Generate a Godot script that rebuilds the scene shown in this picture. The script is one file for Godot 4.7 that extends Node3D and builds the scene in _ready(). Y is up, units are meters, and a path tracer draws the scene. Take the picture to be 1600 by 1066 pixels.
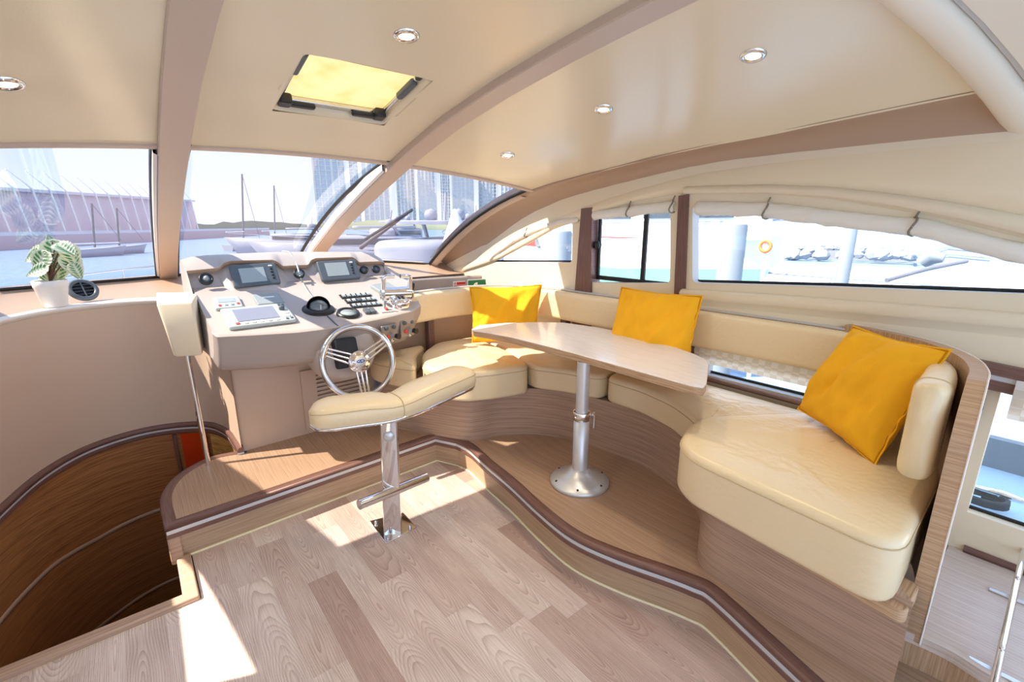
extends Node3D
# A motor yacht's saloon and helm, seen from its aft doorway. y up, -z towards the bow, +x to starboard, metres.

const F := 728.0          # focal length in pixels of the 1600 x 1066 frame
const EYE := Vector3(0, 1.5, 0)
const PITCH := 14.0
const YAW := 39.2
const DAIS := 0.185       # height of the raised platform
const MID := 0.7          # centre line of the boat
const WATER := -1.9

var fw: Vector3
var rt: Vector3
var up: Vector3
var XF := Transform3D()
var M := {}
var used := {}

# ------------------------------------------------------------------ pixels to points
func ray(x, y) -> Vector3:
	return fw + rt * ((x - 800.0) / F) - up * ((y - 533.0) / F)
func on_y(x, y, h) -> Vector3:
	var d := ray(x, y)
	return EYE + d * ((h - EYE.y) / d.y)
func on_x(x, y, X) -> Vector3:
	var d := ray(x, y)
	return EYE + d * ((X - EYE.x) / d.x)
func on_z(x, y, Z) -> Vector3:
	var d := ray(x, y)
	return EYE + d * ((Z - EYE.z) / d.z)
func on_plane(x, y, p: Vector3, n: Vector3) -> Vector3:
	var d := ray(x, y)
	return EYE + d * ((p - EYE).dot(n) / d.dot(n))
func wall_x(z) -> float:
	return 2.45 + 0.02 * (z + 1.4)
func on_wall(x, y, inward = 0.0) -> Vector3:     # starboard side wall
	return on_plane(x, y, Vector3(2.45 - inward, 0, -1.4), Vector3(1, 0, -0.02))
const SLOPE := 0.29
func on_desk(x, y) -> Vector3:                    # sloping instrument desk of the helm
	return on_plane(x, y, Vector3(0.8, 0.965, -2.65), Vector3(0, 1, SLOPE))
func on_face(x, y) -> Vector3:                    # steep panel behind the desk
	return on_plane(x, y, Vector3(0.8, 1.12, -3.2), Vector3(0, 1, 1.5))
const PROFILE := [[-4.6, 1.01], [-4.46, 1.08], [-4.0, 1.303], [-3.46, 1.51], [-2.88, 1.697], [-2.37, 1.847], [-1.99, 1.94], [-1.61, 2.006], [-1.26, 2.05], [-1.0, 2.075], [-0.8, 2.09], [-0.4, 2.115], [0.5, 2.15], [3.0, 2.16]]
func beam_y(z) -> float:
	for i in PROFILE.size() - 1:
		var a = PROFILE[i]
		var b = PROFILE[i + 1]
		if z <= b[0]:
			return lerpf(a[1], b[1], clampf((z - a[0]) / (b[0] - a[0]), 0, 1))
	return PROFILE[-1][1]
func roof_y(x, z) -> float:
	var k := lerpf(0.048, 0.09, clampf((z + 2.6) / 0.7, 0, 1)) + 0.023 * clampf((z + 1.9) / 0.9, 0, 1)
	return beam_y(z) + 0.05 - k * (x - 0.8) * (x - 0.8)
func on_roof(x, y) -> Vector3:
	var d := ray(x, y)
	var t0 := 0.05
	var t1 := 8.0
	for i in 60:
		var t := (t0 + t1) / 2
		var p := EYE + d * t
		if p.y > roof_y(p.x, p.z):
			t1 = t
		else:
			t0 = t
	return EYE + d * t0
func far(x, y, dist) -> Vector3:                  # dist metres away over the ground
	var d := ray(x, y)
	return EYE + d * (dist / Vector2(d.x, d.z).length())

# ------------------------------------------------------------------ curves
func curve(pts: Array, n: int, closed = false) -> Array:      # Catmull-Rom, n steps between points
	var out := []
	var c := pts.size()
	for i in (c if closed else c - 1):
		var p0 = pts[posmod(i - 1, c)] if closed or i > 0 else pts[0]
		var p1 = pts[i]
		var p2 = pts[(i + 1) % c]
		var p3 = pts[(i + 2) % c] if closed or i + 2 < c else pts[c - 1]
		for k in n:
			var t := float(k) / n
			out.append(0.5 * ((2.0 * p1) + (p2 - p0) * t + (2.0 * p0 - 5.0 * p1 + 4.0 * p2 - p3) * t * t + (3.0 * p1 - p0 - 3.0 * p2 + p3) * t * t * t))
	if not closed:
		out.append(pts[c - 1])
	return out
func flat(pts: Array) -> Array:                   # Vector3 -> Vector2(x, z)
	return pts.map(func(p): return Vector2(p.x, p.z))
func lift(pts: Array, y: float) -> Array:         # Vector2(x, z) -> Vector3
	return pts.map(func(p): return Vector3(p.x, y, p.y))
func area(poly: Array) -> float:
	var a := 0.0
	for i in poly.size():
		var p: Vector2 = poly[i]
		var q: Vector2 = poly[(i + 1) % poly.size()]
		a += p.x * q.y - q.x * p.y
	return a / 2
func inset(poly: Array, d: float) -> Array:
	var out := []
	var s := signf(area(poly))
	var n := poly.size()
	for i in n:
		var a: Vector2 = (poly[i] - poly[posmod(i - 1, n)]).normalized()
		var b: Vector2 = (poly[(i + 1) % n] - poly[i]).normalized()
		var m := (Vector2(-a.y, a.x) + Vector2(-b.y, b.x))
		m = m.normalized() / maxf(0.5, sqrt(maxf(0.0, (1.0 + a.dot(b)) / 2.0)))
		out.append(poly[i] + m * d * s)
	return out
func round_poly(poly: Array, r: float, n := 5) -> Array:
	var out := []
	var c := poly.size()
	for i in c:
		var p: Vector2 = poly[i]
		var a: Vector2 = poly[posmod(i - 1, c)]
		var b: Vector2 = poly[(i + 1) % c]
		var rr := minf(r, minf(p.distance_to(a), p.distance_to(b)) * 0.45)
		var s := p + (a - p).normalized() * rr
		var e := p + (b - p).normalized() * rr
		for k in n + 1:
			var t := float(k) / n
			out.append(s.lerp(p, t).lerp(p.lerp(e, t), t))
	return out
func dense(poly: Array, step: float) -> Array:
	var out := []
	for i in poly.size():
		var a: Vector2 = poly[i]
		var b: Vector2 = poly[(i + 1) % poly.size()]
		var n := maxi(1, ceili(a.distance_to(b) / step))
		for k in n: out.append(a.lerp(b, float(k) / n))
	return out
func rect(w: float, h: float) -> Array:
	return [Vector2(-w / 2, -h / 2), Vector2(w / 2, -h / 2), Vector2(w / 2, h / 2), Vector2(-w / 2, h / 2)]
func ring(r: float, n := 24, rz := -1.0) -> Array:
	var out := []
	for i in n:
		out.append(Vector2(cos(TAU * i / n) * r, sin(TAU * i / n) * (r if rz < 0 else rz)))
	return out
func at_x(pts: Array, x: float) -> Vector3:       # point of a polyline (rising x) at x
	for i in pts.size() - 1:
		if x <= pts[i + 1].x:
			return pts[i].lerp(pts[i + 1], clampf((x - pts[i].x) / maxf(1e-6, pts[i + 1].x - pts[i].x), 0, 1))
	return pts[-1]

# ------------------------------------------------------------------ meshes
func mb() -> SurfaceTool:
	var st := SurfaceTool.new()
	st.begin(Mesh.PRIMITIVE_TRIANGLES)
	return st
func vert(st: SurfaceTool, p: Vector3, uv: Vector2):
	st.set_uv(uv)
	st.add_vertex(XF * p)
func tri(st, a, b, c, ua = Vector2.ZERO, ub = Vector2.ZERO, uc = Vector2.ZERO, sg = 0):
	st.set_smooth_group(sg)
	vert(st, a, ua)
	vert(st, b, ub)
	vert(st, c, uc)
func quad(st, a, b, c, d, sg = -1):
	var w: float = a.distance_to(b)
	var h: float = a.distance_to(d)
	tri(st, a, b, c, Vector2(0, 0), Vector2(w, 0), Vector2(w, h), sg)
	tri(st, a, c, d, Vector2(0, 0), Vector2(w, h), Vector2(0, h), sg)
func grid(st: SurfaceTool, rows: Array, closed = false, sg = 0):   # u runs along a row, v from row to row
	var n: int = rows[0].size()
	var us := [0.0]
	for j in n:
		us.append(us[-1] + rows[0][j].distance_to(rows[0][(j + 1) % n]))
	var v := 0.0
	for i in rows.size() - 1:
		var a: Array = rows[i]
		var b: Array = rows[i + 1]
		var v2: float = v + a[n / 2].distance_to(b[n / 2])
		for j in (n if closed else n - 1):
			var k := (j + 1) % n
			var A: Vector3 = a[j]
			var B: Vector3 = a[k]
			var C: Vector3 = b[k]
			var D: Vector3 = b[j]
			if A.distance_squared_to(B) > 1e-12:
				tri(st, A, B, C, Vector2(us[j], v), Vector2(us[j + 1], v), Vector2(us[j + 1], v2), sg)
			if C.distance_squared_to(D) > 1e-12:
				tri(st, A, C, D, Vector2(us[j], v), Vector2(us[j + 1], v2), Vector2(us[j], v2), sg)
		v = v2
func fill(st: SurfaceTool, poly: Array, to3: Callable, sg = 1):      # flat polygon of Vector2
	var ids := Geometry2D.triangulate_polygon(PackedVector2Array(poly))
	for i in range(0, ids.size(), 3):
		tri(st, to3.call(poly[ids[i]]), to3.call(poly[ids[i + 1]]), to3.call(poly[ids[i + 2]]), poly[ids[i]], poly[ids[i + 1]], poly[ids[i + 2]], sg)
func extrude(st: SurfaceTool, poly: Array, y0: float, y1: float, bevel = 0.0, bottom_bevel = 0.0, sg = 0, dome = 0.0):
	var rows := []
	var steps := 4
	if bottom_bevel > 0:
		for k in steps:
			var t := PI / 2 * k / steps
			rows.append(lift(inset(poly, bottom_bevel * (1 - sin(t))), y0 + bottom_bevel * (1 - cos(t))))
	rows.append(lift(poly, y0 + bottom_bevel))
	rows.append(lift(poly, y1 - bevel))
	if bevel > 0:
		for k in range(1, steps + 1):
			var t := PI / 2 * k / steps
			rows.append(lift(inset(poly, bevel * (1 - cos(t))), y1 - bevel * (1 - sin(t))))
	grid(st, rows, true, sg)
	fill(st, flat(rows[-1]), func(p): return Vector3(p.x, y1, p.y), 1)
	fill(st, flat(rows[0]), func(p): return Vector3(p.x, y0, p.y), 2)
func box(st: SurfaceTool, c: Vector3, s: Vector3):
	var h := s / 2
	var p := func(x, y, z): return c + Vector3(x * h.x, y * h.y, z * h.z)
	for f in [[0, 1, 2], [1, 2, 0], [2, 0, 1]]:
		for sgn in [-1, 1]:
			var q := []
			for uv in [[-1, -1], [1, -1], [1, 1], [-1, 1]]:
				var a := [0, 0, 0]
				a[f[0]] = sgn
				a[f[1]] = uv[0]
				a[f[2]] = uv[1]
				q.append(p.call(a[0], a[1], a[2]))
			quad(st, q[0], q[1], q[2], q[3])
func rbox(st: SurfaceTool, c: Vector3, s: Vector3, r: float, corner := -1.0):   # rounded box, centre c
	var old := XF
	XF = XF * Transform3D(Basis(), c)
	extrude(st, round_poly(rect(s.x, s.z), corner if corner > 0 else r * 1.6, 4), -s.y / 2, s.y / 2, minf(r, s.y * 0.45), minf(r, s.y * 0.45))
	XF = old
func sweep(st: SurfaceTool, path: Array, prof: Array, closed_path = false, sg = 0, caps = true):   # prof: Vector2(side, up); side is to the right of the path
	var rows := []
	var n := path.size()
	for i in n:
		var a: Vector3 = path[i] - path[posmod(i - 1, n)] if closed_path or i > 0 else path[1] - path[0]
		var b: Vector3 = path[(i + 1) % n] - path[i] if closed_path or i < n - 1 else path[n - 1] - path[n - 2]
		var a2 := Vector2(a.x, a.z).normalized()
		var b2 := Vector2(b.x, b.z).normalized()
		var m := (Vector2(-a2.y, a2.x) + Vector2(-b2.y, b2.x)).normalized() / maxf(0.5, sqrt(maxf(0.0, (1 + a2.dot(b2)) / 2)))
		rows.append(prof.map(func(q): return path[i] + Vector3(m.x, 0, m.y) * q.x + Vector3(0, q.y, 0)))
	if closed_path:
		rows.append(rows[0])
	grid(st, rows, true, sg)
	if caps and not closed_path:
		for r in [rows[0], rows[-1]]:
			var ids := Geometry2D.triangulate_polygon(PackedVector2Array(prof))
			for k in range(0, ids.size(), 3):
				tri(st, r[ids[k]], r[ids[k + 1]], r[ids[k + 2]], Vector2.ZERO, Vector2.ZERO, Vector2.ZERO, 3)
func tube(st: SurfaceTool, path: Array, r, n := 12, caps = true):   # r: number or array
	var rows := []
	var t0: Vector3 = (path[1] - path[0]).normalized()
	var u := t0.cross(Vector3.UP if absf(t0.y) < 0.9 else Vector3.RIGHT).normalized()
	for i in path.size():
		var t: Vector3 = (path[mini(i + 1, path.size() - 1)] - path[maxi(i - 1, 0)]).normalized()
		u = (u - t * u.dot(t)).normalized()
		var w := t.cross(u)
		var row := []
		var rad: float = r[i] if r is Array else r
		for k in n:
			row.append(path[i] + (u * cos(TAU * k / n) + w * sin(TAU * k / n)) * rad)
		rows.append(row)
	grid(st, rows, true, 0)
	if caps:
		for e in [0, path.size() - 1]:
			for k in n:
				tri(st, path[e], rows[e][k], rows[e][(k + 1) % n], Vector2.ZERO, Vector2.ZERO, Vector2.ZERO, 4)
func lathe(st: SurfaceTool, prof: Array, n := 32, sg = 0):          # prof: Vector2(radius, height), about local y
	var rows := []
	for q in prof:
		var row := []
		for k in n:
			row.append(Vector3(cos(TAU * k / n) * q.x, q.y, sin(TAU * k / n) * q.x))
		rows.append(row)
	grid(st, rows, true, sg)
func torus(st: SurfaceTool, R: float, r: float, n := 48, m := 12):   # about local y
	var rows := []
	for i in n + 1:
		var row := []
		for k in m:
			var q := R + r * cos(TAU * k / m)
			row.append(Vector3(cos(TAU * i / n) * q, r * sin(TAU * k / m), sin(TAU * i / n) * q))
		rows.append(row)
	grid(st, rows, true, 0)
func frame(o: Vector3, x: Vector3, y: Vector3) -> Transform3D:        # local x and y axes
	var a := x.normalized()
	var b := (y - a * y.dot(a)).normalized()
	return Transform3D(Basis(a, b, a.cross(b)), o)

# ------------------------------------------------------------------ nodes
func numbered(n: String) -> String:
	used[n] = used.get(n, -1) + 1
	return n if used[n] == 0 else "%s_%03d" % [n, used[n]]
func tag(o: Node, label: String, category: String, group = "", kind = ""):
	if label: o.set_meta("label", label)
	if category: o.set_meta("category", category)
	if group: o.set_meta("group", group)
	if kind: o.set_meta("kind", kind)
	return o
func thing(called: String, label: String, category: String, base := Vector3.ZERO, group = "", kind = "") -> Node3D:
	var o := Node3D.new()
	o.name = numbered(called)
	add_child(o)
	o.position = base
	tag(o, label, category, group, kind)
	return o
func offset_of(o: Node) -> Vector3:
	var p := Vector3.ZERO
	while o != self:
		p += o.position
		o = o.get_parent()
	return p
func part(parent: Node, called: String, st: SurfaceTool, m: Material, kind = "", local = false, label = "") -> MeshInstance3D:
	st.generate_normals()
	var o := MeshInstance3D.new()
	o.mesh = st.commit()
	o.material_override = null
	for i in o.mesh.get_surface_count():
		o.mesh.surface_set_material(i, m)
	o.name = numbered(called) if parent == self else called
	parent.add_child(o, true)
	if parent != self and not local:
		o.position = -offset_of(parent)
	if kind: o.set_meta("kind", kind)
	if label: o.set_meta("label", label)
	return o
func single(called: String, st: SurfaceTool, m: Material, label: String, category: String, group = "", kind = "") -> MeshInstance3D:
	var o := part(self, called, st, m)
	tag(o, label, category, group, kind)
	return o
func letters(parent: Node, called: String, text: String, size: float, xf: Transform3D, m: Material, bold = true):
	var t := TextMesh.new()
	var f := SystemFont.new()
	f.font_names = PackedStringArray(["Droid Sans"])
	f.font_weight = 700 if bold else 400
	t.font = f
	t.text = text
	t.font_size = 32
	t.pixel_size = size / 32.0
	t.depth = 0.0006
	var o := MeshInstance3D.new()
	o.mesh = t
	t.material = m
	o.name = called
	parent.add_child(o, true)
	o.transform = Transform3D(Basis(), -offset_of(parent)) * xf
	return o

# ------------------------------------------------------------------ materials
func mat(key: String, c: Color, rough := 0.6, metal := 0.0, spec := 0.5) -> StandardMaterial3D:
	var m := StandardMaterial3D.new()
	m.resource_name = key
	m.albedo_color = c
	m.roughness = rough
	m.metallic = metal
	m.metallic_specular = spec
	m.cull_mode = BaseMaterial3D.CULL_DISABLED
	M[key] = m
	return m
func noise_tex(freq: float, size := 256, octaves := 3, seed_ := 1, ramp: Gradient = null, normal := 0.0) -> NoiseTexture2D:
	var n := FastNoiseLite.new()
	n.noise_type = FastNoiseLite.TYPE_SIMPLEX_SMOOTH
	n.frequency = freq
	n.fractal_octaves = octaves
	n.seed = seed_
	var t := NoiseTexture2D.new()
	t.width = size
	t.height = size
	t.seamless = true
	t.noise = n
	if ramp: t.color_ramp = ramp
	if normal > 0:
		t.as_normal_map = true
		t.bump_strength = normal
	return t
func ramp(stops: Array) -> Gradient:
	var g := Gradient.new()
	var o := PackedFloat32Array()
	var c := PackedColorArray()
	for s in stops:
		o.append(s[0])
		c.append(s[1])
	g.offsets = o
	g.colors = c
	return g
func grained(key: String, light: Color, dark: Color, rough: float, along := 0.5, across := 9.0, seed_ := 3, flip := false) -> StandardMaterial3D:   # straight wood grain along u
	var m := mat(key, Color.WHITE, rough)
	m.albedo_texture = noise_tex(0.022, 512, 5, seed_, ramp([[0.0, dark], [0.3, dark.lerp(light, 0.45)], [0.5, dark.lerp(light, 0.75)], [0.75, light], [1.0, light.lightened(0.08)]]))
	m.uv1_scale = Vector3(across, along, 1) if flip else Vector3(along, across, 1)
	return m
func oak_sheet() -> ImageTexture:       # eight plank faces side by side, growth rings cut by the saw
	var w := 1024
	var h := 1024
	var im := Image.create(w, h, false, Image.FORMAT_RGB8)
	var n1 := FastNoiseLite.new()
	n1.frequency = 0.004
	n1.seed = 11
	n1.fractal_octaves = 2
	var n2 := FastNoiseLite.new()
	n2.frequency = 0.02
	n2.seed = 5
	n2.fractal_octaves = 3
	var rng := RandomNumberGenerator.new()
	rng.seed = 77
	var cols := []
	for k in 8:
		cols.append([rng.randf_range(-0.5, 0.5), rng.randf_range(0.1, 1.2), rng.randf_range(0.15, 0.5), rng.randf_range(11.0, 16.0)])
	for y in h:
		var t := float(y) / h
		for x in w:
			var k := x / 128
			var c = cols[k]
			var u: float = (x % 128) / 64.0 - 1.0 - c[0]
			var warp := n1.get_noise_2d(x * 1.2 + k * 900, y * 0.45)
			var deep: float = (t - c[1]) * c[2] * 1.9 + warp * 0.2
			var r: float = sqrt(u * u * 0.6 + deep * deep) * c[3] + n2.get_noise_2d(x, y * 0.08 + k * 300) * 0.14
			var s: float = r - floorf(r)
			var line := pow(s, 3.0) * (0.45 + 0.55 * clampf(n2.get_noise_2d(x * 0.4 + 500, y * 0.1) + 0.6, 0, 1))
			var fibre := n2.get_noise_2d(x * 11.0, y * 0.16 + k * 200) * 0.5 + 0.5
			var v := clampf(0.42 * fibre + 0.42 * line + 0.12 * (warp + 0.3), 0, 1)
			im.set_pixel(x, y, Color(1.0, 0.985, 0.975).lerp(Color(0.62, 0.53, 0.5), v))
	return ImageTexture.create_from_image(im)
func make_materials():
	mat("cream_vinyl", Color("f1e1c2"), 0.2)
	mat("cream_wall", Color("eddfc4"), 0.45)
	mat("matte_wall", Color("eddfc4"), 0.55)
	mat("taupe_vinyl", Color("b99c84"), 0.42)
	mat("beam_taupe", Color("cfb9a8"), 0.42)
	mat("console_taupe", Color("aa9e98"), 0.42)
	mat("console_pale", Color("bdb3ae"), 0.42)
	mat("wall_taupe", Color("d0b7a2"), 0.5)
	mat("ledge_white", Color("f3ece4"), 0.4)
	mat("white_vinyl", Color("f8efdd"), 0.45)
	for k in ["cream_vinyl", "cream_wall", "taupe_vinyl", "wall_taupe", "console_taupe"]:
		M[k].normal_enabled = true
		M[k].normal_texture = noise_tex(0.12, 256, 2, 9, null, 1.2)
		M[k].normal_scale = 0.12
		M[k].uv1_triplanar = true
		M[k].uv1_scale = Vector3(4, 4, 4)
	var le := mat("leather", Color("efdab2"), 0.32)
	le.clearcoat_enabled = true
	le.clearcoat = 0.3
	le.clearcoat_roughness = 0.35
	le.normal_enabled = true
	le.normal_texture = noise_tex(0.05, 256, 4, 21, null, 3.0)
	le.normal_scale = 0.22
	le.uv1_triplanar = true
	le.uv1_scale = Vector3(2.2, 2.2, 2.2)
	mat("thread", Color("cfb88f"), 0.8)
	var ye := mat("mustard_cloth", Color("f6b62a"), 0.85, 0.0, 0.25)
	ye.rim_enabled = true
	ye.rim = 0.25
	ye.rim_tint = 0.7
	ye.normal_enabled = true
	ye.normal_texture = noise_tex(0.35, 256, 2, 4, null, 2.0)
	ye.normal_scale = 0.2
	ye.uv1_scale = Vector3(7, 7, 7)
	mat("mustard_seam", Color("c98a12"), 0.9, 0.0, 0.2)
	# woods
	grained("oak_side", Color("bd9f88"), Color("8f7462"), 0.42, 0.2, 15.0, 3)
	grained("oak_deck", Color("b99a82"), Color("93775f"), 0.36, 15.0, 0.2, 8)
	grained("oak_riser", Color("c3a78a"), Color("a08468"), 0.45, 0.22, 15.0, 13)
	grained("oak_table_sheen", Color("e1dcdc"), Color("cec7c8"), 0.16, 11.0, 0.35, 17)  # grey lilac tone stands in for sky reflected on the table top
	grained("oak_edge", Color("cdab88"), Color("a37f5e"), 0.45, 0.4, 12.0, 19)
	grained("oak_bulkhead", Color("caa888"), Color("a5815f"), 0.42, 12.0, 0.4, 23)
	grained("oak_shelf", Color("dccdc2"), Color("c2ada0"), 0.34, 11.0, 0.35, 29)
	grained("stair_wood", Color("b57e4e"), Color("7f5030"), 0.4, 0.25, 8.0, 31)
	mat("stair_strip", Color("b89a84"), 0.4)
	grained("wenge", Color("7d5b52"), Color("61443b"), 0.38, 14.0, 0.5, 37)
	mat("inlay", Color("cfd2d6"), 0.35, 0.15)
	mat("caulk", Color("efe6c4"), 0.6)
	mat("red_panel", Color("c23a12"), 0.3)
	grained("gold_wood", Color("dcb96f"), Color("9a6f33"), 0.3, 0.5, 5.0, 41)
	var sheet := oak_sheet()
	var tones := ["ebe0da", "dac9c1", "e2d4cd", "cdb8af", "f2eae5"]
	for i in tones.size():
		var m := mat("plank_%d" % i, Color(tones[i]), 0.4)
		m.albedo_texture = sheet
	# metals, glass, plastics
	mat("chrome", Color(0.92, 0.92, 0.93), 0.06, 1.0)
	mat("steel", Color(0.82, 0.82, 0.83), 0.2, 1.0)
	mat("brushed", Color(0.86, 0.87, 0.88), 0.36, 0.6)
	mat("black_plastic", Color("1c1d20"), 0.35)
	mat("gasket", Color("17181c"), 0.5)
	mat("panel_metal", Color("95918e"), 0.35, 0.5)
	mat("slate_plastic", Color("58626b"), 0.4)
	mat("pale_plastic", Color("b6c0bf"), 0.42)
	mat("grey_plastic", Color("97a1a6"), 0.4)
	mat("lcd", Color("a3b0b5"), 0.12)
	mat("lcd_dark", Color("8d92a6"), 0.1)
	mat("red_button", Color("dd4a40"), 0.4)
	mat("white_paint", Color("f4f4f2"), 0.4)
	mat("mark_white", Color("fdfdfd"), 0.5)
	mat("sign_red", Color("c4262a"), 0.5)
	mat("sign_green", Color("0f7a45"), 0.5)
	mat("emblem_blue", Color("2a3f8f"), 0.3, 0.3)
	mat("slot_dark", Color("3a2f28"), 0.7)
	var g := mat("tinted_glass", Color(0.24, 0.3, 0.5, 0.52), 0.02)
	g.transparency = BaseMaterial3D.TRANSPARENCY_ALPHA
	g = mat("clear_glass", Color(0.8, 0.86, 0.84, 0.06), 0.02)
	g.transparency = BaseMaterial3D.TRANSPARENCY_ALPHA
	g = mat("dome_glass", Color(0.9, 0.95, 1.0, 0.15), 0.02)
	g.transparency = BaseMaterial3D.TRANSPARENCY_ALPHA
	var h := mat("hatch_acrylic", Color("f6e2ae"), 0.5)
	h.backlight_enabled = true
	h.backlight = Color(0.62, 0.61, 0.57)
	h.albedo_texture = noise_tex(0.02, 256, 3, 51, ramp([[0.0, Color("f3e6c4")], [0.5, Color("ffffff")], [1.0, Color("ffffff")]]))
	var bl := mat("blind_cloth", Color("fcf8f0"), 0.85, 0.0, 0.2)
	bl.backlight_enabled = true
	bl.backlight = Color(0.7, 0.68, 0.64)
	var ck := mat("check_cloth", Color("fbf6ee"), 0.85, 0.0, 0.2)
	ck.backlight_enabled = true
	ck.backlight = Color(0.85, 0.83, 0.8)
	var im := Image.create(64, 64, false, Image.FORMAT_RGB8)
	for y in 64:
		for x in 64:
			im.set_pixel(x, y, Color("ffffff") if (x / 32 + y / 32) % 2 == 0 else Color("f1ece3"))
	ck.albedo_texture = ImageTexture.create_from_image(im)
	ck.uv1_scale = Vector3(16, 16, 1)
	mat("cord", Color("8d8574"), 0.9)
	var lp := mat("lamp_glow", Color("fff6e4"), 0.4)
	lp.emission_enabled = true
	lp.emission = Color("ffedcf")
	lp.emission_energy_multiplier = 4.0
	# plant
	var leaf := mat("leaf", Color.WHITE, 0.5)
	leaf.vertex_color_use_as_albedo = true
	leaf.backlight_enabled = true
	leaf.backlight = Color(0.4, 0.42, 0.3)
	mat("stem", Color("6f4f38"), 0.7)
	mat("pot_white", Color("f5f2ee"), 0.5)
	mat("soil", Color("5b4a3a"), 0.9)
	# outside
	var wa := mat("water", Color("7c97b4"), 0.3, 0.0, 0.3)
	wa.normal_enabled = true
	wa.normal_texture = noise_tex(0.03, 256, 4, 61, null, 6.0)
	wa.normal_scale = 0.5
	wa.uv1_triplanar = true
	wa.uv1_world_triplanar = true
	wa.uv1_scale = Vector3(0.12, 0.12, 0.12)
	mat("shed_wall", Color("d8cad3"), 0.7)
	mat("shed_roof", Color("dcd6dc"), 0.6)
	mat("quay_stone", Color("c9aeb4"), 0.8)
	mat("tower_wall", Color("e8e5de"), 0.6)
	mat("tower_glass", Color("bccad6"), 0.12, 0.75)
	mat("tower_fin", Color("efece4"), 0.6)
	mat("boat_white", Color("f3f3f3"), 0.25)
	mat("boat_shade_grey", Color("a4a7b6"), 0.35)  # white hulls greyed to imitate their shaded side
	mat("rail_grey", Color("8b95a3"), 0.4)
	mat("boat_glass", Color("3a4450"), 0.1)
	mat("boat_red", Color("e0453d"), 0.4)
	mat("boat_dark", Color("6c6f78"), 0.5)
	mat("tree_green", Color("87917a"), 0.9)
	mat("rock", Color("7f868e"), 0.9)
	mat("pile_grey", Color("77828c"), 0.6)
	mat("ring_orange", Color("f0752a"), 0.6)
	mat("green_hull", Color("6fa58c"), 0.5)
	mat("deck_blue", Color("b9d6e6"), 0.6)
	mat("rubber", Color("2c3036"), 0.7)

# ------------------------------------------------------------------ the scene
func _ready():
	var p := deg_to_rad(PITCH)
	var a := deg_to_rad(YAW)
	fw = Vector3(sin(a) * cos(p), -sin(p), -cos(a) * cos(p))
	rt = Vector3(cos(a), 0, sin(a))
	up = rt.cross(fw)
	var cam := Camera3D.new()
	cam.name = "camera"
	add_child(cam)
	cam.transform = Transform3D(Basis(rt, up, -fw), EYE)
	cam.fov = rad_to_deg(2 * atan(533.0 / F))
	cam.near = 0.03
	cam.far = 4000
	cam.current = true
	var env := Environment.new()
	env.background_mode = Environment.BG_SKY
	var sky := Sky.new()
	var sm := ProceduralSkyMaterial.new()
	sm.sky_top_color = Color("a9c6f0")
	sm.sky_horizon_color = Color("dde8fa")
	sm.sky_curve = 0.25
	sm.ground_horizon_color = Color("dfe6ec")
	sm.ground_bottom_color = Color("a9b6bf")
	sm.sun_angle_max = 1.0
	sm.sky_energy_multiplier = 1.0
	sky.sky_material = sm
	env.sky = sky
	env.background_energy_multiplier = 2.0
	env.tonemap_mode = Environment.TONE_MAPPER_LINEAR
	env.tonemap_exposure = 1.42
	env.sdfgi_enabled = true
	env.ssao_enabled = true
	env.ssil_enabled = true
	var we := WorldEnvironment.new()
	we.name = "world_environment"
	we.environment = env
	add_child(we)
	var sun := DirectionalLight3D.new()
	sun.name = "sun"
	sun.light_color = Color("fff3e0")
	sun.light_energy = 3.9
	sun.light_angular_distance = 0.6
	sun.shadow_enabled = true
	add_child(sun)
	sun.look_at_from_position(Vector3.ZERO, Vector3(0.8, -1, 0.33), Vector3.UP)
	make_materials()
	build_floor()
	build_platform()
	build_stairwell()
	build_roof()
	build_side_walls()
	build_windscreen()
	build_helm()
	build_wheel()
	build_stool()
	build_settee()
	build_table()
	build_pillows()
	build_aft()
	build_plant()
	build_blinds()
	build_lamps()
	build_outside()

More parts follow.
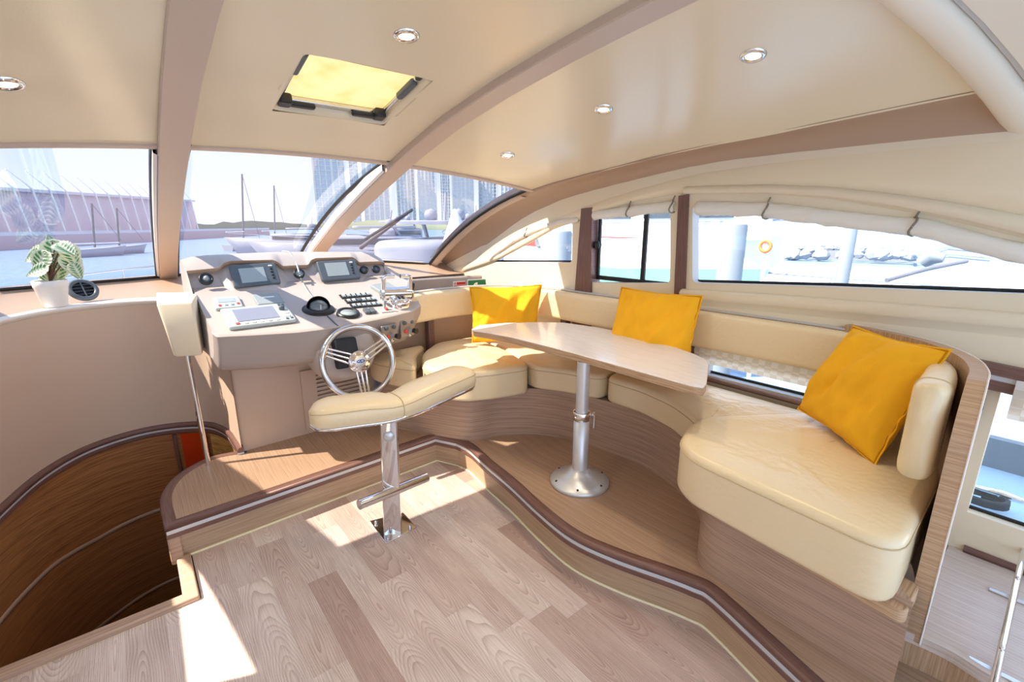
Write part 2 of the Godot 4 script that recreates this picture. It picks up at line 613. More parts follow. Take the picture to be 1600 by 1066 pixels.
func build_floor():
	var t := thing("floor", "pale oak plank floor of the saloon around the chrome stool", "floor", Vector3.ZERO, "", "structure")
	var st := mb()
	box(st, Vector3(0.85, -0.075, -0.45), Vector3(1.7, 0.1, 4.1))
	box(st, Vector3(-0.515, -0.075, -0.235), Vector3(1.03, 0.1, 3.67))
	part(t, "subfloor", st, M.oak_side)
	var rng := RandomNumberGenerator.new()
	rng.seed = 9
	var w := 0.122
	var col := 0
	for i in range(-12, 22):
		var x0 := 0.512 + i * w
		var x1 := x0 + w
		if x1 < -1.02 or x0 > 1.68:
			continue
		x0 = maxf(x0, -1.02)
		x1 = minf(x1, 1.68)
		var front := -2.46
		if x1 < 0.05: front = -2.065
		elif x0 < 0.0: x0 = 0.0
		var z := front - rng.randf() * 0.8
		while z < 1.55:
			var z0 := maxf(z, front)
			var z1 := minf(z + 0.86, 1.55)
			if z1 - z0 > 0.02:
				var s := mb()
				var k := rng.randi() % 8
				var flip := rng.randf() < 0.5
				var b := 0.00015
				var pts := [Vector3(x0 + b, 0, z0 + b), Vector3(x1 - b, 0, z0 + b), Vector3(x1 - b, 0, z1 - b), Vector3(x0 + b, 0, z1 - b)]
				var uv := []
				for q in pts:
					var v: float = (q.z - z) / 0.86 * 0.98 + 0.01
					uv.append(Vector2((k + 0.03 + 0.94 * clampf((q.x - (0.512 + i * w)) / w, 0, 1)) / 8.0, 1.0 - v if flip else v))
				tri(s, pts[0], pts[1], pts[2], uv[0], uv[1], uv[2], -1)
				tri(s, pts[0], pts[2], pts[3], uv[0], uv[2], uv[3], -1)
				for e in 4:
					var q0: Vector3 = pts[e]
					var q1: Vector3 = pts[(e + 1) % 4]
					var dn := Vector3(0, -0.024, 0)
					tri(s, q0, q0 + dn, q1 + dn, uv[e], uv[e], uv[(e + 1) % 4], -1)
					tri(s, q0, q1 + dn, q1, uv[e], uv[(e + 1) % 4], uv[(e + 1) % 4], -1)
				part(t, "plank", s, M["plank_%d" % [0, 2, 4, 1, 0, 3, 2][rng.randi() % 7]])
			z += 0.86
		col += 1
	# wooden nosing round the stair opening
	var n := thing("trim_1", "wooden nosing round the top of the stair opening", "trim", Vector3(-0.4, 0, -2.08), "", "structure")
	st = mb()
	rbox(st, Vector3(-0.43, -0.004, -2.085), Vector3(0.9, 0.05, 0.055), 0.008, 0.01)
	part(n, "nosing", st, M.oak_side)
	st = mb()
	rbox(st, Vector3(-0.008, -0.003, -2.245), Vector3(0.055, 0.05, 0.3), 0.008, 0.01)
	part(n, "nosing", st, M.oak_side)

var front_edge := []     # plan of the platform's riser, Vector2(x, z)
func build_platform():
	var left := [Vector2(0.36, -2.985), Vector2(0.22, -3.015), Vector2(0.11, -2.96), Vector2(0.02, -2.86), Vector2(-0.03, -2.72), Vector2(-0.04, -2.58)]
	left = curve(left, 5)
	var corner := Vector2(-0.035, -2.405)
	var right := [on_y(682, 720, 0), on_y(716, 728, 0), on_y(736, 739, 0), on_y(765, 768, 0), on_y(800, 800, 0), on_y(845, 846, 0), on_y(895, 889, 0), on_y(960, 922, 0), on_y(1045, 955, 0), on_y(1080, 970, 0), on_y(1100, 980, 0), on_y(1130, 1008, 0), on_y(1180, 1060, 0)]
	right = flat(right)
	right.append(right[-1] + (right[-1] - right[-2]).normalized() * 0.5)
	front_edge = [corner, right[0]] + curve(right.slice(1), 5)
	var ends := Vector2(2.47, front_edge[-1].y)
	var poly: Array = left + front_edge + [ends, Vector2(2.4, -3.5), Vector2(0.36, -3.5)]
	var t := thing("raised_platform", "raised oak platform under the helm and dinette with dark wood edge", "platform", Vector3(1.2, 0, -2.4), "", "structure")
	var st := mb()
	fill(st, inset(poly, 0.02), func(q): return Vector3(q.x, DAIS, q.y), -1)
	part(t, "deck", st, M.oak_deck)
	var path := lift(left + front_edge, DAIS)
	st = mb()
	var face := lift(left + front_edge, 0.0)
	var rows := [[], []]
	for q in face:
		rows[0].append(q + Vector3(0, -0.0, 0))
		rows[1].append(q + Vector3(0, DAIS - 0.05, 0))
	grid(st, rows, false, -1)
	part(t, "riser", st, M.oak_riser)
	st = mb()
	sweep(st, path, [Vector2(0.018, -0.022), Vector2(0.022, -0.008), Vector2(0.016, 0.002), Vector2(0.004, 0.005), Vector2(-0.012, 0.003), Vector2(-0.028, 0.001), Vector2(-0.028, -0.022)])
	part(t, "nosing", st, M.wenge)
	st = mb()
	sweep(st, path, [Vector2(0.017, -0.04), Vector2(0.017, -0.022), Vector2(-0.01, -0.022), Vector2(-0.01, -0.04)], false, -1)
	part(t, "inlay_strip", st, M.inlay)
	st = mb()
	sweep(st, path, [Vector2(0.019, -0.062), Vector2(0.02, -0.042), Vector2(0.017, -0.04), Vector2(-0.01, -0.04), Vector2(-0.01, -0.062)], false, -1)
	part(t, "lower_trim", st, M.wenge)
	st = mb()
	tube(st, lift(inset_open(front_edge.slice(0), 0.004), 0.002), 0.006, 6)
	part(t, "caulk_line", st, M.caulk)
	st = mb()
	rbox(st, Vector3(-0.03, 0.06, -2.4), Vector3(0.05, 0.13, 0.05), 0.006)
	part(t, "corner_post", st, M.oak_side)
func inset_open(p: Array, d: float) -> Array:     # moves an open plan line sideways (to its right)
	var out := []
	for i in p.size():
		var t: Vector2 = (p[mini(i + 1, p.size() - 1)] - p[maxi(i - 1, 0)]).normalized()
		out.append(p[i] + Vector2(-t.y, t.x) * d)
	return out

var well := []           # plan of the curved wall round the stairs, from aft round to the helm
func build_stairwell():
	well = curve([Vector2(-0.76, -1.9), Vector2(-0.75, -2.3), Vector2(-0.71, -2.7), Vector2(-0.64, -3.01), Vector2(-0.53, -3.33), Vector2(-0.36, -3.56), Vector2(-0.12, -3.66), Vector2(0.1, -3.62), Vector2(0.26, -3.5), Vector2(0.335, -3.3), Vector2(0.35, -3.1), Vector2(0.352, -2.95)], 6)
	var w := thing("wall_port", "curved taupe wall above the stairs below the windscreen ledge", "wall", Vector3(-0.4, 0.2, -3.4), "", "structure")
	var st := mb()
	var tall := well.filter(func(q): return q.y < -2.8 or q.x > 0)
	grid(st, [lift(tall, 0.2), lift(tall, 0.5), lift(tall, 0.8), lift(tall, 1.05)])
	part(w, "panel", st, M.wall_taupe)
	st = mb()
	var e: Vector2 = tall[0]
	quad(st, Vector3(-1.02, 0.2, e.y), Vector3(e.x, 0.2, e.y), Vector3(e.x, 1.05, e.y), Vector3(-1.02, 1.05, e.y))
	part(w, "end_return", st, M.wall_taupe)
	st = mb()
	var low := well.filter(func(q): return q.y > -3.0 and q.x < 0)
	grid(st, [low.map(func(q): return Vector3(-1.02, 0.195, q.y)), lift(low, 0.195)])
	quad(st, Vector3(-1.02, 0.195, -1.9), Vector3(low[0].x, 0.195, -1.9), Vector3(low[0].x, -0.02, -1.9), Vector3(-1.02, -0.02, -1.9))
	part(w, "side_shelf", st, M.oak_side)
	var s := thing("stairwell", "curved dark oak stairwell wall going down beside the helm", "stairwell", Vector3(-0.4, -1.4, -3.2), "", "structure")
	var bands := [[0.16, -0.366], [-0.38, -0.923], [-0.937, -1.5]]
	for b in bands:
		st = mb()
		var rows := []
		for k in 4:
			var yy: float = lerpf(b[0], b[1], k / 3.0)
			rows.append(well.map(func(q): return Vector3(q.x, yy + (0.16 * smoothstep(-0.35, -0.8, q.x) if yy < 0.1 and yy > -1.45 else 0.0), q.y)))
		grid(st, rows)
		part(s, "wood_panel", st, M.stair_wood)
	for y in [-0.373, -0.93]:
		st = mb()
		sweep(st, well.map(func(q): return Vector3(q.x, y + 0.16 * smoothstep(-0.35, -0.8, q.x), q.y)), [Vector2(0.002, -0.014), Vector2(0.006, 0), Vector2(0.002, 0.014), Vector2(-0.02, 0.014), Vector2(-0.02, -0.014)])
		part(s, "joint_strip", st, M.stair_strip)
	st = mb()
	quad(st, Vector3(-0.9, -1.5, -1.8), Vector3(0.4, -1.5, -1.8), Vector3(0.4, -1.5, -3.75), Vector3(-0.9, -1.5, -3.75))
	quad(st, Vector3(0.03, 0.0, -2.05), Vector3(0.03, -1.5, -2.05), Vector3(0.03, -1.5, -2.42), Vector3(0.03, 0.0, -2.42))
	quad(st, Vector3(-0.9, 0.0, -2.06), Vector3(0.03, 0.0, -2.06), Vector3(0.03, -1.5, -2.06), Vector3(-0.9, -1.5, -2.06))
	part(s, "lower_lining", st, M.stair_wood)
	for k in 4:
		st = mb()
		rbox(st, Vector3(-0.35, -0.3 - 0.3 * k, -2.2 - 0.25 * k), Vector3(0.72, 0.04, 0.26), 0.008)
		part(s, "tread", st, M.oak_side)
	# side of the platform down into the well
	st = mb()
	var side := curve([Vector2(0.36, -2.985), Vector2(0.22, -3.015), Vector2(0.11, -2.96), Vector2(0.02, -2.86), Vector2(-0.03, -2.72), Vector2(-0.04, -2.58), Vector2(-0.035, -2.405)], 4)
	grid(st, [lift(side, 0.14), lift(side, -1.5)])
	part(s, "platform_side", st, M.stair_wood)
	# red and honey coloured panels at the forward end of the well
	var bend := func(a, b, y0, y1, out_):
		var seg: Array = inset_open(well.slice(a, b), out_)
		var g := mb()
		grid(g, [lift(seg, y0), lift(seg, y1)])
		return g
	part(s, "red_panel", bend.call(42, 48, 0.15, -0.33, 0.012), M.red_panel, "", false, "glossy red panel")
	part(s, "honey_panel", bend.call(48, 62, 0.15, -0.33, 0.012), M.gold_wood, "", false, "honey coloured wood panel")
	st = mb()
	var q := lift(inset_open(well.slice(41, 43), 0.012), 0.0)
	tube(st, [q[0] + Vector3(0, 0.15, 0), q[0] - Vector3(0, 0.33, 0)], 0.012, 6)
	part(s, "dark_post", st, M.wenge)
	# dark rail along the top of the well
	var r := thing("trim_2", "dark wood rail with a pale inlay along the curved stairwell", "trim", Vector3(-0.4, 0.2, -3.4), "", "structure")
	st = mb()
	sweep(st, lift(well, 0.2), [Vector2(-0.01, 0.03), Vector2(0.012, 0.028), Vector2(0.022, 0.018), Vector2(0.024, 0.0), Vector2(-0.01, 0.0)])
	part(r, "rail", st, M.wenge)
	st = mb()
	sweep(st, lift(well, 0.2), [Vector2(-0.01, -0.002), Vector2(0.02, -0.002), Vector2(0.02, -0.014), Vector2(-0.01, -0.014)], false, -1)
	part(r, "inlay_strip", st, M.inlay)
	st = mb()
	sweep(st, lift(well, 0.2), [Vector2(-0.01, -0.014), Vector2(0.022, -0.014), Vector2(0.022, -0.034), Vector2(0.014, -0.042), Vector2(-0.01, -0.042)], false, -1)
	part(r, "rail_base", st, M.wenge)

const HEAD_Z := -2.56     # front edge of the ceiling
func build_roof():
	var c := thing("ceiling", "glossy cream vinyl headliner curving down to the windscreen", "ceiling", Vector3(0.8, 2.1, -1.2), "", "structure")
	var hx0 := on_roof(447, 130).x - 0.0
	var h0 := on_roof(470, 84)
	var h1 := on_roof(678, 126)
	var h2 := on_roof(600, 196)
	var h3 := on_roof(428, 174)
	var hx := [(h0.x + h3.x) / 2, (h1.x + h2.x) / 2]
	var hz := [(h2.z + h3.z) / 2, (h0.z + h1.z) / 2]
	var panel := func(x0, x1, z0, z1):
		var st := mb()
		for lift_ in [0.0, 0.05]:
			var rows := []
			var nz: int = maxi(2, ceili((z1 - z0) / 0.08))
			for i in nz + 1:
				var z: float = lerpf(z0, z1, float(i) / nz)
				var row := []
				for j in 13:
					var x: float = lerpf(x0, x1, j / 12.0)
					row.append(Vector3(x, roof_y(x, z) + lift_, z))
				rows.append(row)
			grid(st, rows, false, 0 if lift_ == 0.0 else 2)
		var rim := []
		for j in 13:
			rim.append(Vector3(lerpf(x0, x1, j / 12.0), 0, 0))
		for z in [z0, z1]:
			grid(st, [rim.map(func(p): return Vector3(p.x, roof_y(p.x, z), z)), rim.map(func(p): return Vector3(p.x, roof_y(p.x, z) + 0.05, z))], false, 5)
		return st
	part(c, "headliner_panel", panel.call(-0.87, 0.2, HEAD_Z, 1.55), M.cream_vinyl)
	part(c, "headliner_panel", panel.call(1.26, 2.27, HEAD_Z, 1.55), M.cream_vinyl)
	# the middle panel leaves the deck hatch open: four pieces of one skin
	var mid := mb()
	var pieces := [[0.2, 1.26, HEAD_Z, hz[0]], [0.2, 1.26, hz[1], 1.55], [0.2, hx[0], hz[0], hz[1]], [hx[1], 1.26, hz[0], hz[1]]]
	for q in pieces:
		for lift_ in [0.0, 0.05]:
			var rows := []
			var nz: int = maxi(2, ceili((q[3] - q[2]) / 0.07))
			for i in nz + 1:
				var z: float = lerpf(q[2], q[3], float(i) / nz)
				var row := []
				for j in 9:
					var x: float = lerpf(q[0], q[1], j / 8.0)
					row.append(Vector3(x, roof_y(x, z) + lift_, z))
				rows.append(row)
			grid(mid, rows, false, 0 if lift_ == 0.0 else 2)
	part(c, "headliner_panel", mid, M.cream_vinyl)
	# header strip along the front edge
	var st := mb()
	var head := []
	for j in 30:
		var x := lerpf(-0.87, 2.27, j / 29.0)
		head.append(Vector3(x, roof_y(x, HEAD_Z), HEAD_Z))
	sweep(st, head, [Vector2(-0.012, -0.012), Vector2(0.02, -0.006), Vector2(0.02, 0.0), Vector2(0.0, 0.07), Vector2(-0.03, 0.07), Vector2(-0.03, 0.0)], false, -1)
	part(c, "front_edge", st, M.beam_taupe)
	# curved beams over the windscreen joints
	var n := 3
	for X in [0.225, 1.256]:
		var t := thing("trim_%d" % n, "curved taupe beam running from the ceiling down the windscreen, %s of the helm" % ["on the stairs side" if X < 1 else "on the settee side"], "beam", Vector3(X, 1.2, -4.3), "", "structure")
		n += 1
		st = mb()
		var rows := []
		var wd := 0.055
		var zs := []
		for i in 60:
			zs.append(lerpf(-0.36, -4.5, i / 59.0))
		for z in zs:
			var y := beam_y(z)
			rows.append([Vector3(X - wd, y + 0.09, z), Vector3(X - wd, y + 0.006, z), Vector3(X - wd + 0.004, y + 0.001, z), Vector3(X + wd - 0.004, y + 0.001, z), Vector3(X + wd, y + 0.006, z), Vector3(X + wd, y + 0.09, z)])
		for j in 5:
			grid(st, rows.map(func(r): return [r[j], r[j + 1]]), false, 10 + j)
		part(t, "beam", st, M.beam_taupe)
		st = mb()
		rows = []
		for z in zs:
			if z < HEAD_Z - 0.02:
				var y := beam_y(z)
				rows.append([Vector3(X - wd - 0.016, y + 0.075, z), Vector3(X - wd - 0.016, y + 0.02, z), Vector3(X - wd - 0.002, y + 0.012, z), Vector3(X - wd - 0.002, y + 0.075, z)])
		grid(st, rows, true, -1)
		part(t, "sun_paled_edge", st, M.ledge_white)  # lighter port face of the beam, whitened to imitate sun on it
	# deck hatch
	var hp := Vector3((hx[0] + hx[1]) / 2, 0, (hz[0] + hz[1]) / 2)
	hp.y = roof_y(hp.x, hp.z)
	var dz := 0.2
	var fore := Vector3(0, roof_y(hp.x, hp.z - dz) - roof_y(hp.x, hp.z + dz), -2 * dz).normalized()
	var fr := frame(hp, Vector3.RIGHT, Vector3.RIGHT.cross(fore).normalized() * -1.0)   # y points down into the cabin or up; fixed below
	var ny := fore.cross(Vector3.RIGHT)
	if ny.y < 0: ny = -ny
	fr = Transform3D(Basis(Vector3.RIGHT, ny, Vector3.RIGHT.cross(ny)), hp)
	var W: float = hx[1] - hx[0]
	var L: float = (hz[1] - hz[0]) / absf(fore.z)
	var t := thing("window_1", "square deck hatch with a glowing yellowed acrylic pane in the ceiling", "hatch", hp, "", "structure")
	XF = fr
	st = mb()
	var outer := round_poly(rect(W + 0.03, L + 0.03), 0.04, 5)
	var inner := round_poly(rect(W - 0.012, L - 0.012), 0.035, 5)
	grid(st, [lift(outer, 0.002), lift(outer, -0.006), lift(inner, -0.006), lift(inner, 0.075)], true, 0)
	part(t, "frame", st, M.cream_vinyl)
	st = mb()
	fill(st, round_poly(rect(W - 0.01, L - 0.01), 0.03, 5), func(q): return Vector3(q.x, 0.058, q.y), -1)
	part(t, "pane", st, M.hatch_acrylic)
	# hardware: z+ is aft, the hinge bar runs along the forward edge
	st = mb()
	rbox(st, Vector3(0, 0.03, -L / 2 + 0.028), Vector3(W - 0.1, 0.018, 0.03), 0.005)
	part(t, "hinge_bar", st, M.steel)
	for s in [-1, 1]:
		st = mb()
		rbox(st, Vector3(s * (W / 2 - 0.04), 0.018, -L / 2 + 0.045), Vector3(0.05, 0.04, 0.055), 0.008)
		part(t, "hinge", st, M.black_plastic)
		st = mb()
		rbox(st, Vector3(s * (W / 2 - 0.105), 0.012, -L / 2 + 0.034), Vector3(0.11, 0.02, 0.03), 0.008)
		part(t, "latch_handle", st, M.black_plastic)
		st = mb()
		tube(st, [Vector3(s * (W / 2 - 0.022), 0.025, -L / 2 + 0.06), Vector3(s * (W / 2 - 0.022), 0.03, L / 2 - 0.05)], 0.008, 8)
		part(t, "stay_arm", st, M.steel)
		st = mb()
		rbox(st, Vector3(s * (W / 2 - 0.024), 0.026, 0.1 if s < 0 else 0.06), Vector3(0.028, 0.026, 0.15), 0.008)
		part(t, "catch", st, M.slate_plastic)
		st = mb()
		rbox(st, Vector3(s * (W / 2 - 0.026), 0.03, L / 2 - 0.05), Vector3(0.024, 0.03, 0.05), 0.006)
		part(t, "knob", st, M.black_plastic)
	XF = Transform3D()

# ------------------------------------------------------------------ side walls with their windows
func sy(x, y) -> Vector2:        # pixel -> (place along the wall, height), the wall's own plane coordinates
	var p := on_wall(x, y)
	return Vector2((p - Vector3(2.45, 0, -1.4)).dot(Vector3(0.02, 0, 1).normalized()), p.y)
func wall_frame(side: int) -> Transform3D:
	var o := Vector3(2.45, 0, -1.4)
	var d := Vector3(0.02, 0, 1).normalized()
	if side < 0:
		o.x = 2 * MID - o.x
		d.x = -d.x
	return Transform3D(Basis(d, Vector3.UP, d.cross(Vector3.UP)), o)
func cutter(parent: Node, poly: Array):
	var c := CSGPolygon3D.new()
	c.polygon = PackedVector2Array(poly)
	c.depth = 0.6
	c.position.z = 0.3
	c.operation = CSGShape3D.OPERATION_SUBTRACTION
	c.name = "opening"
	parent.add_child(c, true)
var holes := {}
func build_side_walls():
	var arch := [sy(772, 409), sy(899, 410), sy(900, 339), sy(862, 348), sy(822, 364), sy(790, 385), sy(768, 401)]
	var slide := [sy(929, 441), sy(1052, 442), sy(1053, 322), sy(927, 331)]
	var long_ := [sy(1087, 441), sy(1300, 447), sy(1600, 458), sy(1700, 461), sy(1700, 425), sy(1600, 396), sy(1450, 354), sy(1300, 336), sy(1200, 327), sy(1087, 322)]
	var low := [sy(1122, 577), sy(1330, 622), sy(1330, 575), sy(1122, 548)]
	low = [Vector2(0.16, 0.685), Vector2(0.95, 0.685), Vector2(0.95, 0.93), Vector2(0.16, 0.93)]
	holes = {"arch": arch, "slide": slide, "long": long_, "low": low}
	# port side: fore window read from floor sun patches, aft one added for fill light
	var port_holes := {"fore": [Vector2(-1.75, 1.18), Vector2(-0.62, 1.18), Vector2(-0.62, 1.5), Vector2(-1.0, 1.43), Vector2(-1.4, 1.345), Vector2(-1.75, 1.24)], "aft": [Vector2(-0.1, 1.18), Vector2(2.6, 1.18), Vector2(2.6, 1.5), Vector2(-0.1, 1.5)]}
	for side in [1, -1]:
		var w := CSGCombiner3D.new()
		w.name = "wall_starboard" if side > 0 else "wall_port_side"
		add_child(w)
		w.transform = wall_frame(side)
		tag(w, "cream side wall with saloon windows behind the settee" if side > 0 else "cream side wall with windows behind the stairs", "wall", "", "structure")
		var b := CSGPolygon3D.new()
		b.name = "panel"
		# local z points inboard on starboard and outboard on port; the extrusion is centred either way
		b.polygon = PackedVector2Array(([Vector2(-2.62, 0.1), Vector2(1.22, 0.1), Vector2(1.22, 0.98), Vector2(2.9, 0.98), Vector2(2.9, 1.84)] if side > 0 else [Vector2(-2.62, -1.5), Vector2(2.9, -1.5), Vector2(2.9, 1.84)]) + [ Vector2(0.0, 1.84), Vector2(-0.7, 1.76), Vector2(-1.3, 1.6), Vector2(-1.85, 1.34), Vector2(-2.62, 1.16)] as Array)
		b.depth = 0.07
		b.position.z = 0.035
		b.material = M.matte_wall
		w.add_child(b)
		var set_: Dictionary = holes if side > 0 else port_holes
		for k in set_:
			var poly: Array = set_[k]
			if k == "slide" or k == "long":
				poly = round_poly(poly, 0.03, 3)
			if k == "arch":
				poly = round_poly(poly, 0.03, 3)
			cutter(w, poly)
		if side < 0:
			continue
	# glazing
	var n := 2
	for side in [1, -1]:
		var fr := wall_frame(side)
		var set_: Dictionary = holes if side > 0 else port_holes
		for k in set_:
			var label: String = {"fore": "forward port side window beside the stairs", "aft": "unseen long port side window opposite the settee, added for fill light", "arch": "small pointed side window ahead of the sliding window", "slide": "sliding side window between the dark pillars", "long": "long low side window above the settee", "low": "low side window behind the settee backrest"}[k]
			var wn := thing("window_%d" % n, label, "window", fr * Vector3(set_[k][0].x, set_[k][0].y, 0), "", "structure")
			n += 1
			XF = fr
			var zz: float = -0.025 * side
			var st := mb()
			fill(st, set_[k], func(q): return Vector3(q.x, q.y, zz), -1)
			part(wn, "pane", st, M.clear_glass)
			# dark gasket at the foot of the glass
			st = mb()
			var e: Array = set_[k]
			if k == "slide":
				var x0: float = e[3].x + 0.045
				var x1: float = e[1].x - 0.015
				var xm: float = sy(1005, 400).x
				var y0: float = e[0].y + 0.02
				var y1: float = e[2].y
				for g in [[x0, x0 + 0.018, y0, y1], [xm - 0.016, xm + 0.012, y0, y1], [x0, x1, y0, y0 + 0.028], [x1 - 0.01, x1, y0, y1]]:
					st = mb()
					rbox(st, Vector3((g[0] + g[1]) / 2, (g[2] + g[3]) / 2, zz + 0.012 * side), Vector3(g[1] - g[0], g[3] - g[2], 0.02), 0.003)
					part(wn, "sash_bar", st, M.gasket)
				st = mb()
				XF = fr * Transform3D(Basis(Vector3.RIGHT, PI / 2), Vector3(x0 + 0.012, sy(942, 383).y, zz + 0.02 * side))
				lathe(st, [Vector2(0, 0.04), Vector2(0.02, 0.04), Vector2(0.026, 0.03), Vector2(0.026, 0.02), Vector2(0.012, 0.012), Vector2(0.012, 0.0), Vector2(0.02, -0.002)], 20)
				part(wn, "latch_knob", st, M.black_plastic)
				XF = fr
			else:
				var last: int = {"arch": 1, "long": 3, "low": 1, "fore": 1, "aft": 1}[k]
				var line := []
				for i in last + 1:
					line.append(Vector3(e[i].x, e[i].y + 0.006, zz + 0.008 * side))
				tube(st, line, 0.008, 6)
				part(wn, "gasket", st, M.gasket)
			XF = Transform3D()
	# dark pillars between the starboard windows
	for a in [[[908, 326], [925, 324], [923, 456], [898, 454]], [[1060, 306], [1075, 304], [1069, 462], [1053, 460]]]:
		var t := thing("trim_%d" % (5 if a[0][0] < 1000 else 6), "dark wood pillar %s the sliding window" % ["ahead of" if a[0][0] < 1000 else "aft of"], "pillar", on_wall(a[3][0], a[3][1]), "", "structure")
		var st := mb()
		var q: Array = a.map(func(p): return on_wall(p[0], p[1], 0.05))
		var lo0: Vector3 = q[3]
		lo0.y = 0.55
		var inn := Vector3(0.09, 0, 0)
		q[3] = q[3] + (q[3] - q[0]).normalized() * 0.3
		q[2] = q[2] + (q[2] - q[1]).normalized() * 0.3
		quad(st, q[0], q[1], q[2], q[3])
		quad(st, q[0], q[3], q[3] + inn, q[0] + inn)
		quad(st, q[1], q[2], q[2] + inn, q[1] + inn)
		part(t, "post", st, M.wenge)
	# cove between headliner and wall, running down as the windscreen pillar
	var inner_px := [[1700, 105], [1600, 126], [1530, 140], [1400, 165], [1250, 195], [1100, 225], [950, 262], [828, 298]]
	var ip := []
	for q in inner_px:
		var e := on_x(q[0], q[1], 2.25)
		e.y = roof_y(2.25, e.z) - 0.002
		ip.append(e)
	var pe := [Vector3(2.27, roof_y(2.27, HEAD_Z) + 0.03, HEAD_Z + 0.02), Vector3(2.21, 1.156, -3.93)]
	for s in [0.25, 0.5, 0.75, 1.0]:
		ip.append(pe[0].lerp(pe[1], s) + Vector3(-0.004, -0.02, 0.0) + Vector3(0, 0.085, -0.02) * (4 * s * (1 - s)))
	ip = curve(ip, 4)
	var op := []
	for q in [[1700, 212], [1600, 218], [1450, 230], [1300, 245], [1200, 256], [1100, 270], [950, 310], [850, 350], [770, 398], [720, 415], [685, 426]]:
		op.append(on_wall(q[0], q[1], 0.03))
	op = curve(op, 4)
	for side in [1, -1]:
		var mir := func(p: Vector3): return p if side > 0 else Vector3(2 * MID - p.x, p.y, p.z)
		var t := thing("trim_%d" % (7 if side > 0 else 8), "broad taupe cove between the %s" % ["ceiling and the starboard side windows" if side > 0 else "ceiling and the port windows"], "cove", mir.call(ip[20]), "", "structure")
		var st := mb()
		var rows := []
		var m := 44
		for i in m + 1:
			var f := float(i) / m
			var a: Vector3 = ip[int(f * (ip.size() - 1))]
			var b: Vector3 = op[int(f * (op.size() - 1))]
			var row := [mir.call(a + Vector3(0.01, 0.012, 0))]
			for k in 7:
				var s := k / 6.0
				row.append(mir.call(a.lerp(b, s) + Vector3(0.05, 0.035, 0) * sin(PI * s)))
			rows.append(row)
		grid(st, rows)
		part(t, "cove_skin", st, M.taupe_vinyl)
		# outer shell over the cove, so that daylight stays out
		st = mb()
		rows = []
		for i in m + 1:
			var f := float(i) / m
			var a: Vector3 = ip[int(f * (ip.size() - 1))]
			var b: Vector3 = op[int(f * (op.size() - 1))]
			rows.append([mir.call(a + Vector3(0.0, 0.06, 0)), mir.call(Vector3(b.x + 0.1, (a.y + b.y) / 2 + 0.12, b.z)), mir.call(b + Vector3(0.12, -0.02, 0))])
		grid(st, rows)
		part(t, "outer_shell", st, M.white_paint)
		# light strip along the pillar
		st = mb()
		var strip := [[mir.call(ip[32] + Vector3(0.012, -0.012, 0.0)), mir.call(ip[32] + Vector3(0.07, -0.03, 0.02))], [mir.call(ip[40] + Vector3(0.012, -0.005, 0.0)), mir.call(ip[40] + Vector3(0.06, -0.02, 0.02))]]
		if side > 0:
			strip = []
			for i in 13:
				var s := lerpf(0.1, 1.0, i / 12.0)
				var e: Vector3 = pe[0].lerp(pe[1], s) + Vector3(0, 0.085, -0.02) * (4 * s * (1 - s))
				var g := sqrt(sin(PI * clampf(s * 1.0, 0.1, 0.9)))
				strip.append([e + Vector3(-0.004, -0.022, 0), e + Vector3(0.008, -0.035, 0.012), e + Vector3(0.03, -0.04, 0.03) , e + Vector3(0.05, -0.03, 0.045)])
			grid(st, strip)
			part(t, "pillar_strip", st, M.beam_taupe)
	# cream arch moulding under the cove
	var t := thing("trim_9", "cream arched moulding above the side windows", "moulding", on_wall(1000, 300), "", "structure")
	var band := []
	for q in [[1700, 212, 425], [1600, 218, 372], [1450, 230, 336], [1300, 245, 311], [1200, 256, 303], [1100, 270, 300], [1060, 279, 303], [1000, 295, 309], [950, 310, 317], [905, 327, 328], [865, 343, 347], [823, 368, 372], [780, 393, 398], [747, 405, 412], [710, 417, 424]]:
		var x = q[0]
		var lo = q[2]
		if x < 1060:
			lo = q[1] + [0, 18, 18, 17, 16, 15, 14, 13, 12][clampi((1060 - x) / 40, 0, 8)]
		band.append([on_wall(x, q[1], 0.035), on_wall(x, (q[1] + lo) / 2.0, 0.05), on_wall(x, lo - 1, 0.046), on_wall(x, lo, 0.03)])
	st_band(t, band)
	# raised valance along the long window, sill bolster below it
	var st2 := mb()
	var va := []
	for q in [[1068, 303, 293], [1072, 302, 291], [1200, 301, 288], [1300, 308, 292], [1400, 322, 303], [1500, 342, 318], [1600, 366, 337], [1700, 392, 360]]:
		va.append([on_wall(q[0], q[2], 0.046), on_wall(q[0], q[2] + 1.5, 0.062), on_wall(q[0], q[1] - 1.5, 0.066), on_wall(q[0], q[1] + 1, 0.058), on_wall(q[0], q[1] + 1, 0.03)])
	grid(st2, va)
	part(t, "valance", st2, M.cream_wall)
	var sill := thing("trim_10", "padded cream sill panel below the long side window", "sill", on_wall(1300, 480), "", "structure")
	st2 = mb()
	var sr := []
	for q in [[1071, 452], [1074, 450], [1200, 458], [1330, 467], [1450, 476], [1600, 487], [1700, 494]]:
		var a := on_wall(q[0], q[1], 0.0)
		var row := []
		for k in [[-0.0, 0.0], [0.05, 0.0], [0.062, -0.012], [0.062, -0.05], [0.056, -0.056], [0.05, -0.062], [0.03, -0.1], [0.018, -0.24], [0.0, -0.24]]:
			row.append(a + Vector3(-k[0], k[1], 0))
		sr.append(row)
	grid(st2, sr)
	part(sill, "bolster", st2, M.cream_wall)
	# lower sill under the first two windows
	var sill2 := thing("trim_11", "narrow pale ledge under the forward side windows", "ledge", on_wall(900, 450), "", "structure")
	st2 = mb()
